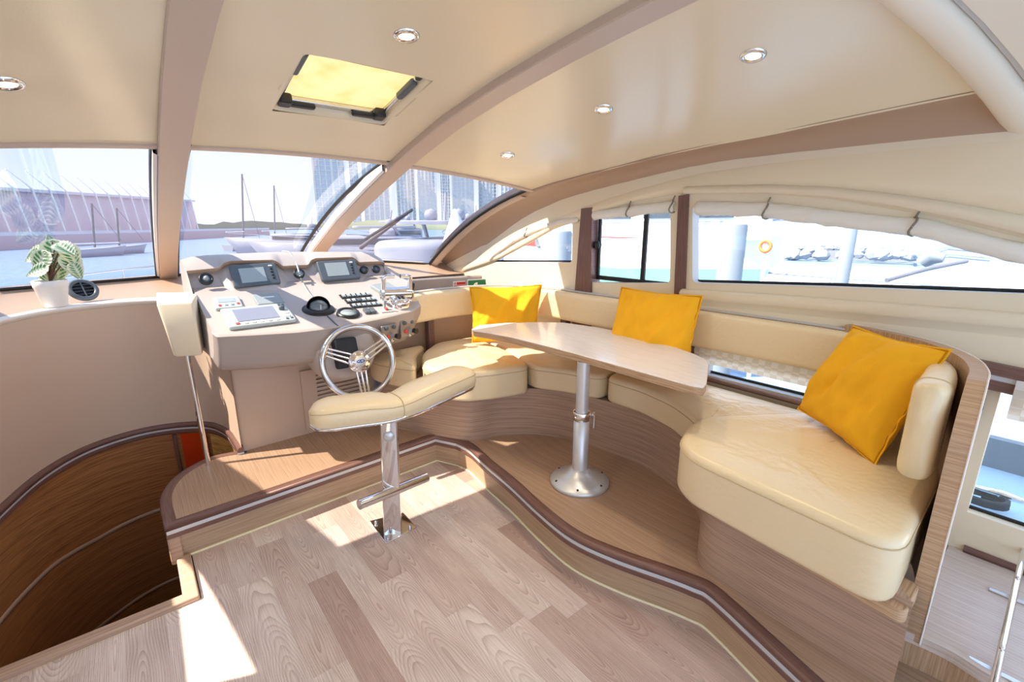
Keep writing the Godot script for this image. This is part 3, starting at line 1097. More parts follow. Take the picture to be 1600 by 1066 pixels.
	sweep(st2, [on_wall(805, 441, 0.0), on_wall(880, 452, 0.0), on_wall(1060, 470, 0.0)], [Vector2(0.0, 0.0), Vector2(0.05, 0.0), Vector2(0.055, -0.012), Vector2(0.05, -0.05), Vector2(0.0, -0.06)])
	part(sill2, "ledge", st2, M.cream_wall)
func st_band(t: Node, band: Array):
	var st := mb()
	grid(st, band)
	part(t, "moulding", st, M.cream_vinyl)

# ------------------------------------------------------------------ windscreen and dash
var foot := []            # lower edge of the windscreen
func pane_grid(x_top: Array, foot_pts: Array) -> Array:
	var rows := []
	var n := 12
	for i in n + 1:
		var s := float(i) / n
		var row := []
		for j in 9:
			var f := j / 8.0
			var x: float = lerpf(x_top[0], x_top[1], f)
			var T := Vector3(x, roof_y(x, HEAD_Z) + 0.03, HEAD_Z + 0.02)
			var B: Vector3 = at_x(foot_pts, lerpf(x_top[2], x_top[3], f))
			row.append(T.lerp(B, s) + Vector3(0, 0.085, -0.02) * (4 * s * (1 - s)))
		rows.append(row)
	return rows
func build_windscreen():
	foot = curve([Vector3(-0.84, 1.15, -3.78), Vector3(-0.6, 1.147, -3.97), Vector3(-0.2, 1.138, -4.22), Vector3(0.17, 1.133, -4.42), Vector3(0.8, 1.15, -4.62), Vector3(1.4, 1.172, -4.6), Vector3(1.74, 1.18, -4.46), Vector3(2.0, 1.168, -4.2), Vector3(2.2, 1.157, -3.94), Vector3(2.26, 1.15, -3.86)], 4)
	var sets := [[-0.87, 0.22, -0.82, 0.22, "windscreen pane ahead of the stairs and the potted plant"], [0.22, 1.255, 0.22, 1.255, "windscreen pane straight ahead of the helm console"], [1.255, 2.27, 1.255, 2.21, "windscreen pane ahead of the settee with a wiper outside"]]
	var n := 10
	for q in sets:
		var t := thing("window_%d" % n, q[4], "windscreen", at_x(foot, (q[0] + q[1]) / 2), "", "structure")
		n += 1
		var rows := pane_grid(q, foot)
		var st := mb()
		grid(st, rows)
		part(t, "pane", st, M.tinted_glass)
		for e in 3:
			st = mb()
			var line: Array = [rows.map(func(r): return r[0]), rows.map(func(r): return r[-1]), rows[-1]][e]
			var shift: float = [0.062, -0.062, 0.0][e]
			if n == 11 and e == 0: shift = 0.0
			if n == 13 and e == 1: shift = -0.012
			line = line.map(func(p): return p + Vector3(shift, -0.012, 0.004))
			tube(st, line, 0.013 if e < 2 else 0.011, 6)
			part(t, "gasket", st, M.gasket)
	# frame under the glass
	var fr := thing("trim_12", "taupe panel running along the foot of the windscreen", "dash panel", Vector3(0.8, 1.05, -4.0), "", "structure")
	var near := dash_near()
	var st := mb()
	var rows := [[], [], [], []]
	for i in 81:
		var f := i / 80.0
		var x := lerpf(-1.02, 2.42, f)
		var a: Vector3 = at_x(near, x)
		var b: Vector3 = at_x(foot, clampf(x, -0.6, 2.2))
		b.x = x
		if x < -0.6: b = Vector3(x, 1.15, -3.9)
		if x > 2.2: b = Vector3(x, 1.15, -3.9)
		rows[0].append(a)
		rows[1].append(a.lerp(b, 0.5) + Vector3(0, -0.03, 0))
		rows[2].append(b + Vector3(0, -0.035, 0.03))
		rows[3].append(b + Vector3(0, 0.0, -0.03))
	grid(st, rows)
	part(fr, "panel", st, M.taupe_vinyl)
	st = mb()      # hull ahead of the dash, closes the cabin below the glass
	grid(st, [rows[3], rows[3].map(func(p): return Vector3(p.x, -0.3, p.z))])
	part(fr, "fore_bulkhead", st, M.white_paint)
	# white ledge on the curved wall
	var le := thing("trim_13", "narrow white ledge on top of the curved wall carrying the plant", "ledge", Vector3(-0.3, 1.05, -3.5), "", "structure")
	st = mb()
	var line := lift(well.filter(func(q): return q.y < -2.8 or q.x > 0), 1.05)
	sweep(st, line, [Vector2(0.012, -0.012), Vector2(0.016, -0.004), Vector2(0.008, 0.003), Vector2(-0.085, 0.004), Vector2(-0.1, -0.004), Vector2(-0.1, -0.03), Vector2(0.0, -0.03)])
	part(le, "ledge_top", st, M.ledge_white)
	# round air vent in the panel behind the plant
	var vp := thing("air_vent", "round black louvred air vent in the taupe panel beside the plant", "vent", Vector3.ZERO)
	var c := on_plane(130, 453, Vector3(-0.2, 1.1, -3.75), Vector3(0.35, 0.6, 0.9))
	vp.transform = frame(c, Vector3(0.93, 0, -0.36), Vector3(0.25, 0.62, 0.75)).scaled_local(Vector3(0.82, 0.82, 0.82))
	st = mb()
	lathe(st, [Vector2(0.06, 0.006), Vector2(0.068, 0.016), Vector2(0.078, 0.016), Vector2(0.088, 0.008), Vector2(0.09, -0.01)], 32)
	part(vp, "bezel", st, M.slate_plastic, "", true)
	st = mb()
	lathe(st, [Vector2(0.0, -0.02), Vector2(0.064, -0.02), Vector2(0.064, 0.01)], 24)
	part(vp, "duct", st, M.black_plastic, "", true)
	for k in 4:
		st = mb()
		var z := -0.04 + k * 0.027
		var half := sqrt(0.062 * 0.062 - z * z)
		rbox(st, Vector3(0, 0.006, z), Vector3(half * 2, 0.004, 0.014), 0.0015)
		part(vp, "louvre", st, M.black_plastic, "", true)
	st = mb()
	rbox(st, Vector3(0, 0.008, 0), Vector3(0.008, 0.006, 0.12), 0.002)
	part(vp, "louvre_bar", st, M.slate_plastic, "", true)
	# raised ledge to the right of the helm with two stickers on its face
	var rl := thing("trim_14", "pale ledge between the helm and the forward side window", "ledge", Vector3(2.0, 0.2, -3.2), "", "structure")
	st = mb()
	var edge := [on_y(640, 452, 1.0), on_y(700, 447, 1.0), on_y(760, 443, 1.0), on_y(806, 441, 1.0), on_y(812, 440, 1.0)]
	var lp := []
	for p in edge:
		lp.append(Vector2(p.x, p.z))
	var poly := [Vector2(1.42, -3.06)] + lp + [Vector2(2.44, lp[-1].y - 0.05), Vector2(2.44, -3.75), Vector2(1.42, -3.75)]
	poly = round_poly(poly, 0.03, 3)
	extrude(st, poly, 0.2, 1.075, 0.02)
	part(rl, "ledge_body", st, M.console_taupe)
	var sg := thing("safety_sticker", "small red and white fire sticker on the ledge beside the helm", "sticker", on_y(718, 446, 1.02))
	sticker(sg, 708, 727, 440, 452, M.mark_white)
	st = mb()
	patch(st, 709, 727, 446.5, 451.5, 0.0035)
	part(sg, "lower_field", st, M.sign_red)
	st = mb()
	patch(st, 713.5, 727, 441, 445.5, 0.0035)
	part(sg, "upper_field", st, M.sign_red)
	for k in 2:
		st = mb()
		patch(st, 709.5 + k * 1.8, 710.5 + k * 1.8, 441.5, 445.5, 0.0035)
		part(sg, "symbol", st, M.sign_red)
	var sg2 := thing("exit_sticker", "green and white escape sticker on the ledge behind the pillow", "sticker", on_y(745, 444, 1.02))
	sticker(sg2, 730, 760, 437, 449, M.mark_white)
	st = mb()
	patch(st, 731.5, 758.5, 438.5, 448, 0.0035)
	part(sg2, "green_field", st, M.sign_green)
	st = mb()
	XF = Transform3D()
	var cc := ledge_pt(745, 445, 0.005)
	for k in 10:
		var a0 := PI * k / 10.0
		var a1 := PI * (k + 1) / 10.0
		tri(st, cc, cc + Vector3(cos(a0) * 0.032, sin(a0) * 0.02, 0), cc + Vector3(cos(a1) * 0.032, sin(a1) * 0.02, 0))
	part(sg2, "white_symbol", st, M.mark_white)
func ledge_pt(x, y, off) -> Vector3:
	var a := on_y(640, 452, 1.0)
	var b := on_y(806, 441, 1.0)
	var d := b - a
	var n := Vector3(-d.z, 0, d.x).normalized()
	if n.z < 0: n = -n
	return on_plane(x, y, a + n * (0.004 + off), n)
func patch(st, x0, x1, y0, y1, off):
	quad(st, ledge_pt(x0, y0, off), ledge_pt(x1, y0 - (x1 - x0) * 0.06, off), ledge_pt(x1, y1 - (x1 - x0) * 0.06, off), ledge_pt(x0, y1, off))
func sticker(t: Node, x0, x1, y0, y1, m):
	var st := mb()
	patch(st, x0, x1, y0, y1, 0.002)
	part(t, "backing", st, m)
func dash_near() -> Array:
	var out := [Vector3(-1.05, 1.05, -2.85)]
	for q in well:
		if q.x > out[-1].x + 0.005 and q.y < -2.8 and q.x < 0.33:
			out.append(Vector3(q.x, 1.05, q.y))
	out.append(Vector3(0.36, 1.06, -3.5))
	out.append(Vector3(1.42, 1.07, -3.6))
	out.append(Vector3(1.6, 1.07, -3.6))
	out.append(Vector3(2.45, 1.07, -3.6))
	return out

# ------------------------------------------------------------------ helm
func at_desk(px, py, lift_ = 0.0) -> Transform3D:
	var n := Vector3(0, 1, SLOPE).normalized()
	return frame(on_desk(px, py) + n * lift_, Vector3.RIGHT, n)      # local z runs down the slope towards the helmsman
func at_face(px, py, lift_ = 0.0) -> Transform3D:
	var n := Vector3(0, 1, 1.5).normalized()
	return frame(on_face(px, py) + n * lift_, Vector3.RIGHT, n)
func desk_box(parent: Node, called: String, c: Array, lift_: float, h: float, m: Material, r := 0.004, corner := -1.0) -> MeshInstance3D:   # c: four corner pixels tl tr br bl on the desk
	var q: Array = c.map(func(p): return on_desk(p[0], p[1]))
	var o: Vector3 = (q[0] + q[1] + q[2] + q[3]) / 4
	var x: Vector3 = (q[1] - q[0] + q[2] - q[3]) / 2
	var n := Vector3(0, 1, SLOPE).normalized()
	XF = frame(o + n * (lift_ + h / 2), x, n)
	var d: Vector3 = (q[3] - q[0] + q[2] - q[1]) / 2
	var st := mb()
	rbox(st, Vector3.ZERO, Vector3(x.length(), h, absf(d.dot(XF.basis.z))), r, corner)
	XF = Transform3D()
	return part(parent, called, st, m)
func face_box(parent: Node, called: String, c: Array, lift_: float, h: float, m: Material, r := 0.004, corner := -1.0) -> MeshInstance3D:
	var q: Array = c.map(func(p): return on_face(p[0], p[1]))
	var o: Vector3 = (q[0] + q[1] + q[2] + q[3]) / 4
	var x: Vector3 = (q[1] - q[0] + q[2] - q[3]) / 2
	var n := Vector3(0, 1, 1.5).normalized()
	XF = frame(o + n * (lift_ + h / 2), x, n)
	var d: Vector3 = (q[3] - q[0] + q[2] - q[1]) / 2
	var st := mb()
	rbox(st, Vector3.ZERO, Vector3(x.length(), h, absf(d.dot(XF.basis.z))), r, corner)
	XF = Transform3D()
	return part(parent, called, st, m)
func px_list(a: Array, f: Callable) -> Array:
	var out: Array = a.map(func(q): return f.call(q[0], q[1]))
	for i in range(1, out.size()):
		if out[i].x <= out[i - 1].x: out[i].x = out[i - 1].x + 0.0005
	return out
func build_helm():
	var h := thing("helm_console", "taupe helm console with instruments, displays and throttle", "console", Vector3(0.9, DAIS, -3.0))
	var edge := px_list([[331, 519], [338, 524], [400, 521], [466, 517], [530, 509], [600, 495], [645, 484], [656, 476]], on_desk)
	var rear := px_list([[301, 450.6], [349, 446.8], [355.6, 452], [366, 454.3], [435, 453.6], [444, 448], [450, 440], [480, 437.8], [488.5, 438.5], [497.5, 443], [565, 439.5], [569, 435], [574, 431], [603, 429.5], [640, 436]], on_desk)
	var lip := px_list([[292, 428.5], [343.5, 423.5], [349.5, 416], [360, 412.7], [426, 410.8], [433.6, 413.8], [442, 420.5], [465, 419], [481, 418.5], [485.5, 411], [493, 408], [550, 405.8], [556, 409.5], [560.6, 414], [592, 412.5], [600, 414]], func(a, b): return on_z(a, b, -3.3))
	var ridge := px_list([[283, 408], [300, 402.5], [322.5, 400], [380, 397], [440, 394.5], [565, 394.5], [583, 397.5], [592, 405]], func(a, b): return on_z(a, b, -3.42))
	var low := px_list([[337, 566], [345, 582], [420, 575], [490, 564], [560, 552], [640, 534], [654, 524]], func(a, b): return on_z(a, b, -2.68))
	var x0 := 0.27
	var x1 := 1.47
	var n := 120
	var desk := []
	var front := []
	var face := []
	var hood := []
	var under := []
	for i in n + 1:
		var f := float(i) / n
		var e := at_x(edge, lerpf(edge[0].x, edge[-1].x, f))
		var r := at_x(rear, lerpf(rear[0].x, rear[-1].x, f))
		var l := at_x(lip, lerpf(lip[0].x, lip[-1].x, f))
		var g := at_x(ridge, lerpf(ridge[0].x, ridge[-1].x, f))
		var b := at_x(low, lerpf(low[0].x, low[-1].x, f))
		var m := e.lerp(r, 0.03)
		desk.append([r, r.lerp(e, 0.35), r.lerp(e, 0.7), m, e + Vector3(0, 0.002, 0.004), e + Vector3(0, -0.008, 0.013)])
		var zb: float = e.z - 0.03
		front.append([e + Vector3(0, -0.008, 0.013), e.lerp(Vector3(e.x, b.y, zb), 0.3) + Vector3(0, 0, 0.012), e.lerp(Vector3(b.x, b.y, zb), 0.8) + Vector3(0, 0, 0.006), Vector3(b.x, b.y + 0.01, zb - 0.01), Vector3(b.x, b.y - 0.004, zb - 0.03), Vector3(b.x, b.y - 0.01, -3.02)])
		face.append([r, r.lerp(Vector3(l.x, l.y, l.z - 0.03), 0.5) + Vector3(0, -0.004, 0), Vector3(l.x, l.y + 0.006, l.z - 0.032)])
		hood.append([l + Vector3(0, 0.0, -0.034), l + Vector3(0, 0, 0.004), l + Vector3(0, 0.02, 0.01), l.lerp(g, 0.3) + Vector3(0, 0.02, 0.01), l.lerp(g, 0.65) + Vector3(0, 0.018, 0.008), g + Vector3(0, 0.004, 0), g + Vector3(0, 0.0, -0.08), g + Vector3(0, -0.03, -0.16), g + Vector3(0, -0.25, -0.2)])
	var st := mb()
	grid(st, desk)
	part(h, "desk_top", st, M.console_pale)
	st = mb()
	grid(st, front)
	part(h, "front_apron", st, M.console_taupe)
	st = mb()
	grid(st, face)
	part(h, "instrument_face", st, M.console_pale)
	st = mb()
	grid(st, hood.map(func(r): return r.slice(2)))
	part(h, "hood", st, M.console_pale)
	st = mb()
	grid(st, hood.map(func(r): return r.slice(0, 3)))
	part(h, "hood_lip", st, M.taupe_vinyl)  # taupe stands for brown piping and for the shadow on the lip
	for k in [0, n]:
		st = mb()
		var loop: Array = desk[k].duplicate()
		loop.reverse()                     # edge ... rear, then up the face and over the hood, then down the back
		loop = front[k].slice(0, 5).duplicate()
		loop.reverse()
		var rd: Array = desk[k].duplicate()
		rd.reverse()
		loop += rd.slice(1) + face[k].slice(1) + hood[k].slice(2)
		loop.append(Vector3(loop[-1].x, 0.78, -3.5))
		var c := Vector3.ZERO
		for p in loop: c += p / loop.size()
		c = Vector3(loop[0].x, 0.95, -3.05)
		for i in loop.size():
			tri(st, c, loop[i], loop[(i + 1) % loop.size()], Vector2.ZERO, Vector2.ZERO, Vector2.ZERO, 7)
		part(h, "end_panel", st, M.console_pale)
	# pedestal below
	st = mb()
	extrude(st, round_poly([Vector2(0.355, -2.985), Vector2(1.22, -3.02), Vector2(1.3, -3.5), Vector2(0.355, -3.5)], 0.02, 3), DAIS, 0.8)
	part(h, "pedestal", st, M.wall_taupe)
	# access panel with louvres
	var pn := Vector3(0.04, 0, 1).normalized()
	var pp := func(x, y, o = 0.0): return on_plane(x, y, Vector3(0.36, 0, -2.985) + pn * o, pn)
	st = mb()
	var ca: Array = [pp.call(467, 580), pp.call(640, 552), pp.call(640, 615), pp.call(474, 671)]
	var cx: Vector3 = Vector3((ca[0].x + 1.2) / 2, (ca[0].y + ca[3].y) / 2, 0)
	XF = frame(Vector3(cx.x, cx.y, -2.985 - 0.04 * (cx.x - 0.36)), Vector3(1, 0, -0.04), pn)
	var pw: float = 1.2 - ca[0].x
	var ph: float = ca[0].y - ca[3].y
	# a proud frame with slats in its opening: the slots are real gaps
	var gx0 := -pw / 2 + 0.09
	var gx1 := pw / 2 - 0.03
	var gz0 := -ph / 2 + 0.04
	var gz1 := gz0 + 0.3
	for q in [[-pw / 2, pw / 2, -ph / 2, gz0], [-pw / 2, pw / 2, gz1, ph / 2], [-pw / 2, gx0, gz0, gz1], [gx1, pw / 2, gz0, gz1]]:
		box(st, Vector3((q[0] + q[1]) / 2, 0.012, (q[2] + q[3]) / 2), Vector3(q[1] - q[0], 0.024, q[3] - q[2]))
	var ap := part(h, "access_panel", st, M.wall_taupe)
	for k in 11:
		st = mb()
		box(st, Vector3((gx0 + gx1) / 2, 0.016, gz0 + (k + 0.5) * 0.3 / 11), Vector3(gx1 - gx0, 0.016, 0.014))
		part(ap, "slat", st, M.wall_taupe)
	XF = Transform3D()
	# ------------- instruments
	for c in [[[355, 419.5], [428, 413], [439, 447], [367, 452.5], 371, 424.5, 410.5, 421.5, 417, 443, 378, 447], [[492, 412.5], [554, 408], [561.5, 438], [502.5, 442.5], 504.5, 415.5, 537.5, 413.5, 545, 433.5, 511.5, 436]]:
		var d := face_box(h, "display_unit", c.slice(0, 4), 0.006, 0.028, M.slate_plastic, 0.008, 0.014)
		face_box(d, "screen", [[c[4], c[5]], [c[6], c[7]], [c[8], c[9]], [c[10], c[11]]], 0.033, 0.003, M.lcd, 0.001, 0.002)
		var tr: Array = c[1]
		var br: Array = c[2]
		for k in 5:
			var f := 0.16 + k * 0.14
			var bx: float = lerpf(tr[0], br[0], f) - 9.0
			var by: float = lerpf(tr[1], br[1], f) + 1.0
			var st5 := mb()
			XF = at_face(bx, by, 0.033)
			rbox(st5, Vector3.ZERO, Vector3(0.017 if k else 0.022, 0.01, 0.01), 0.003)
			part(d, "button", st5, M.mark_white if k == 0 else M.black_plastic)
			XF = Transform3D()
	# round dials on the face
	for c in [[322, 437.5, 0.036, true], [467, 429, 0.033, false], [568, 423, 0.029, false], [587, 422, 0.029, false]]:
		st = mb()
		XF = at_face(c[0], c[1], 0.002)
		lathe(st, [Vector2(0, 0.012), Vector2(c[2] * 0.72, 0.012), Vector2(c[2] * 0.8, 0.02), Vector2(c[2], 0.018), Vector2(c[2] * 1.02, 0.0)], 28)
		var d := part(h, "dial" if not c[3] else "speaker_dial", st, M.black_plastic)
		st = mb()
		lathe(st, [Vector2(0, 0.0145), Vector2(c[2] * 0.7, 0.0145), Vector2(c[2] * 0.72, 0.012)], 24)
		part(d, "glass", st, M.lcd if c[0] == 467 else M.slate_plastic)
		if c[3]:
			st = mb()
			lathe(st, [Vector2(0, 0.03), Vector2(c[2] * 0.35, 0.028), Vector2(c[2] * 0.42, 0.014)], 20)
			part(d, "knob", st, M.grey_plastic)
		XF = Transform3D()
	# autopilot control
	var ap2 := desk_box(h, "autopilot_control", [[329, 469.5], [371, 467], [383, 482.5], [339, 487]], 0.0, 0.018, M.pale_plastic, 0.006, 0.012)
	desk_box(ap2, "screen", [[339, 472], [366, 470.5], [369.5, 476], [342.5, 478]], 0.018, 0.002, M.lcd, 0.0006, 0.002)
	for q in [[344, 482.5, 1], [354, 481.5, 0], [363.5, 480.5, 0], [372.5, 479, 1]]:
		desk_box(ap2, "button", [[q[0] - 2.2, q[1] - 1], [q[0] + 2.2, q[1] - 1.3], [q[0] + 2.8, q[1] + 1], [q[0] - 1.6, q[1] + 1.3]], 0.018, 0.004, M.red_button if q[2] else M.grey_plastic, 0.001, 0.003)
	# flat cover
	var fc := desk_box(h, "flat_cover", [[393, 465], [434, 461.5], [446, 477], [404, 480.5]], 0.0, 0.02, M.grey_plastic, 0.006, 0.01)
	desk_box(fc, "printed_mark", [[410, 469], [428, 467.5], [429, 469], [411, 470.5]], 0.0198, 0.0008, M.mark_white, 0.0002, 0.001)
	# big chart plotter
	var cp := desk_box(h, "chart_plotter", [[343, 488], [443, 478.5], [466, 504], [359, 518]], 0.0, 0.022, M.pale_plastic, 0.007, 0.016)
	desk_box(cp, "screen", [[362, 490.5], [425, 484.5], [438.5, 501], [374, 509.5]], 0.0225, 0.002, M.lcd_dark, 0.0006, 0.003)
	for k in 6:
		var bx := 372.0 + k * 12.4
		var by := 512.3 - k * 1.45
		desk_box(cp, "button", [[bx - 3, by - 1], [bx + 3, by - 1.7], [bx + 4, by + 0.8], [bx - 2, by + 1.5]], 0.022, 0.004, M.red_button if k == 0 else M.white_paint, 0.0012, 0.004)
	for q in [[435.5, 482.5, 1.8], [442, 482, 1.8], [447.5, 494, 3.5], [449, 499, 4.0], [449, 503.5, 2.0], [456, 502, 2.0]]:
		desk_box(cp, "key", [[q[0] - q[2], q[1] - 1], [q[0] + q[2], q[1] - 1.3], [q[0] + q[2] + 0.8, q[1] + 1], [q[0] - q[2] + 0.8, q[1] + 1.3]], 0.022, 0.004, M.white_paint if q[2] > 3 else M.slate_plastic, 0.001, 0.003)
	st = mb()
	XF = at_desk(440.5, 489, 0.022)
	lathe(st, [Vector2(0, 0.022), Vector2(0.011, 0.022), Vector2(0.014, 0.018), Vector2(0.015, 0.0)], 18)
	part(cp, "dial_knob", st, M.slate_plastic)
	XF = Transform3D()
	# compass
	st = mb()
	XF = at_desk(498, 484, 0.0)
	lathe(st, [Vector2(0.0, 0.006), Vector2(0.05, 0.006), Vector2(0.062, 0.02), Vector2(0.07, 0.02), Vector2(0.09, 0.006), Vector2(0.092, 0.0)], 32)
	var co := part(h, "compass", st, M.black_plastic)
	st = mb()
	var hood_rows := []
	for i in 9:
		var a := lerpf(0.0, PI * 0.62, i / 8.0)
		var row := []
		for j in 17:
			var b := lerpf(-PI / 2, PI / 2, j / 16.0)
			row.append(Vector3(sin(b) * 0.068, 0.015 + cos(b) * sin(a + 0.02) * 0.066, -cos(b) * cos(a) * 0.066))
		hood_rows.append(row)
	grid(st, hood_rows.slice(0, 6))
	part(co, "shade", st, M.black_plastic)
	st = mb()
	lathe(st, [Vector2(0.052, 0.01), Vector2(0.052, 0.02), Vector2(0.045, 0.038), Vector2(0.03, 0.05), Vector2(0.012, 0.056), Vector2(0.0, 0.057)], 24)
	part(co, "dome", st, M.dome_glass)
	st = mb()
	lathe(st, [Vector2(0.0, 0.028), Vector2(0.038, 0.026), Vector2(0.042, 0.014)], 24)
	part(co, "card", st, M.slate_plastic)
	st = mb()
	tube(st, [Vector3(0, 0.02, 0.042), Vector3(0, 0.045, 0.03)], 0.0025, 6)
	part(co, "lubber_pin", st, M.steel)
	XF = Transform3D()
	# three rows of switches
	for r in 3:
		var ox := 529.0 + r * 8.2
		var oy := 461.8 + r * 7.4
		var strip := desk_box(h, "switch_strip", [[ox, oy], [ox + 46.5, oy - 3.8], [ox + 51.5, oy + 1.8], [ox + 5.5, oy + 6.0]], 0.0, 0.006, M.black_plastic, 0.0015, 0.003)
		for k in 6:
			var sx := ox + 4.2 + k * 7.75
			var sy_ := oy + 0.9 - k * 0.63
			var lit := k % 6 != 2 or r != 1
			desk_box(strip, "switch", [[sx, sy_], [sx + 5.2, sy_ - 0.4], [sx + 7.6, sy_ + 3.0], [sx + 2.4, sy_ + 3.5]], 0.006, 0.006, M.grey_plastic if lit else M.slate_plastic, 0.0015, 0.002)
			if lit:
				desk_box(strip, "switch_mark", [[sx + 0.8, sy_ + 0.2], [sx + 4.8, sy_ - 0.1], [sx + 5.8, sy_ + 1.0], [sx + 1.6, sy_ + 1.3]], 0.0115, 0.0015, M.mark_white, 0.0003, 0.001)
	# oval gauge
	st = mb()
	XF = at_desk(544, 491.2, 0.0)
	lathe(st, [Vector2(0.0, 0.008), Vector2(0.046, 0.008), Vector2(0.052, 0.018), Vector2(0.062, 0.018), Vector2(0.068, 0.0)], 32)
	var ga := part(h, "depth_gauge", st, M.black_plastic)
	st = mb()
	lathe(st, [Vector2(0.0, 0.0105), Vector2(0.046, 0.0105), Vector2(0.047, 0.008)], 28)
	part(ga, "glass", st, M.lcd)
	XF = Transform3D()
	for k in 2:
		desk_box(h, "rocker_switch", [[566.5 + k * 9, 485.5 - k * 0.8], [574.5 + k * 9, 484.8 - k * 0.8], [579.5 + k * 9, 491.2 - k * 0.8], [571 + k * 9, 492 - k * 0.8]], 0.0, 0.018, M.slate_plastic, 0.005, 0.006)
	# trim lever on a pale plate
	var tp := desk_box(h, "trim_plate", [[591, 483.5], [609, 482], [615.5, 487.5], [597, 489.5]], 0.0, 0.006, M.pale_plastic, 0.002, 0.004)
	desk_box(tp, "red_switch", [[601, 484.6], [605, 484.2], [606.5, 486.4], [602.5, 486.8]], 0.006, 0.012, M.red_button, 0.003, 0.004)
	st = mb()
	XF = at_desk(601, 484, 0.006)
	tube(st, [Vector3(0, 0, 0), Vector3(0, 0.03, 0)], 0.006, 8)
	tube(st, [Vector3(0, 0.03, 0), Vector3(0, 0.06, 0.002)], [0.008, 0.011], 10)
	part(tp, "lever", st, M.grey_plastic)
	XF = Transform3D()
	desk_box(h, "flat_display", [[581, 449], [606, 445.5], [622, 455], [591, 461]], 0.0, 0.024, M.grey_plastic, 0.006, 0.008)
	# cables over the hood
	st = mb()
	tube(st, curve([on_z(441, 393, -3.44), on_z(452, 397, -3.4) + Vector3(0, 0.01, 0), on_z(461, 408, -3.33), on_z(465, 418, -3.27), on_z(467, 426, -3.2)], 4), 0.006, 6)
	part(h, "cable", st, M.pale_plastic)
	st = mb()
	var cb := [on_face(467, 433) + Vector3(0, 0.01, 0.02)]
	for q in [[473, 443], [478, 452], [484, 461], [489, 467]]:
		cb.append(on_desk(q[0], q[1]) + Vector3(0, 0.008, 0))
	tube(st, curve(cb, 4), 0.005, 6)
	part(h, "cable", st, M.pale_plastic)
	st = mb()
	tube(st, [on_desk(511, 494) + Vector3(0, 0.002, 0), on_desk(528, 510) + Vector3(0, 0.002, 0)], 0.004, 6)
	part(h, "cable_channel", st, M.slate_plastic)
	# throttle
	var thr := at_desk(621, 476, 0.0)
	XF = thr * Transform3D(Basis(Vector3.UP, -0.1), Vector3.ZERO)
	st = mb()
	extrude(st, round_poly([Vector2(-0.06, -0.075), Vector2(0.065, -0.075), Vector2(0.06, 0.085), Vector2(-0.045, 0.085)], 0.04, 6), 0.0, 0.06, 0.03)
	var tb := part(h, "throttle", st, M.chrome)
	st = mb()
	tube(st, [Vector3(-0.09, 0.065, -0.03), Vector3(0.09, 0.065, -0.03)], 0.042, 20)
	part(tb, "lever_boss", st, M.chrome)
	for s in [-1, 1]:
		st = mb()
		tube(st, curve([Vector3(s * 0.088, 0.06, -0.02), Vector3(s * 0.088, 0.12, -0.03), Vector3(s * 0.086, 0.165, -0.036), Vector3(s * 0.072, 0.178, -0.038), Vector3(s * 0.02, 0.18, -0.038)], 4), 0.014, 12)
		part(tb, "lever_arm", st, M.chrome)
		st = mb()
		var old := XF
		XF = XF * Transform3D(Basis(Vector3(0, 0, 1), -s * PI / 2), Vector3(s * 0.09, 0.065, -0.02))
		lathe(st, [Vector2(0, 0.016), Vector2(0.03, 0.014), Vector2(0.038, 0.0)], 20)
		XF = old
		part(tb, "hub_cap", st, M.steel)
	st = mb()
	rbox(st, Vector3(0.005, 0.062, 0.04), Vector3(0.05, 0.008, 0.05), 0.003)
	var kp := part(tb, "key_pad", st, M.steel)
	for k in 4:
		st = mb()
		rbox(st, Vector3(-0.008 + (k % 2) * 0.024, 0.068, 0.028 + (k / 2) * 0.022), Vector3(0.016, 0.005, 0.013), 0.002)
		part(kp, "button", st, M.black_plastic)
	XF = Transform3D()
	st = mb()
	XF = at_desk(641, 462, 0.0)
	rbox(st, Vector3(0, 0.05, 0), Vector3(0.03, 0.1, 0.06), 0.01)
	part(h, "handset", st, M.black_plastic)
	XF = Transform3D()
	# two control panels on the apron
	for c in [[[593, 510], [616.5, 504.5], [618, 531], [594.5, 537]], [[622, 501.5], [643.5, 497], [645, 522.5], [623.5, 528]]]:
		var q: Array = c.map(func(p): return on_plane(p[0], p[1], Vector3(1.2, 0.88, -2.645), Vector3(0.4, 0, 1).normalized()))
		var o: Vector3 = (q[0] + q[1] + q[2] + q[3]) / 4
		var x: Vector3 = (q[1] - q[0] + q[2] - q[3]) / 2
		var nn := Vector3(0.4, 0, 1).normalized()
		XF = frame(o + nn * 0.01, x, nn)
		st = mb()
		rbox(st, Vector3.ZERO, Vector3(x.length(), 0.02, (q[0] - q[3]).length()), 0.004, 0.006)
		var cpn := part(h, "control_panel", st, M.panel_metal)
		var hw := x.length()
		for b in [[-0.25, -0.28, 0], [0.25, -0.28, 0], [-0.18, 0.14, 1], [0.1, 0.36, 2]]:
			st = mb()
			var old := XF
			XF = XF * Transform3D(Basis(), Vector3(b[0] * hw, 0.01, b[1] * hw))
			lathe(st, [Vector2(0, 0.012), Vector2(0.011, 0.011), Vector2(0.014, 0.0)], 14)
			XF = old
			part(cpn, "socket" if b[2] == 0 else "push_button", st, [M.slate_plastic, M.red_button, M.steel][b[2]])
		st = mb()
		tube(st, [Vector3(0.28 * hw, 0.0, 0.16 * hw), Vector3(0.28 * hw, 0.024, 0.16 * hw)], 0.016, 14)
		part(cpn, "key_collar", st, M.chrome)
		st = mb()
		tube(st, [Vector3(0.28 * hw, 0.024, 0.16 * hw), Vector3(0.28 * hw, 0.05, 0.16 * hw)], [0.015, 0.018], 14)
		part(cpn, "key_knob", st, M.black_plastic)
		XF = Transform3D()
	# steering boss and its black motor
	st = mb()
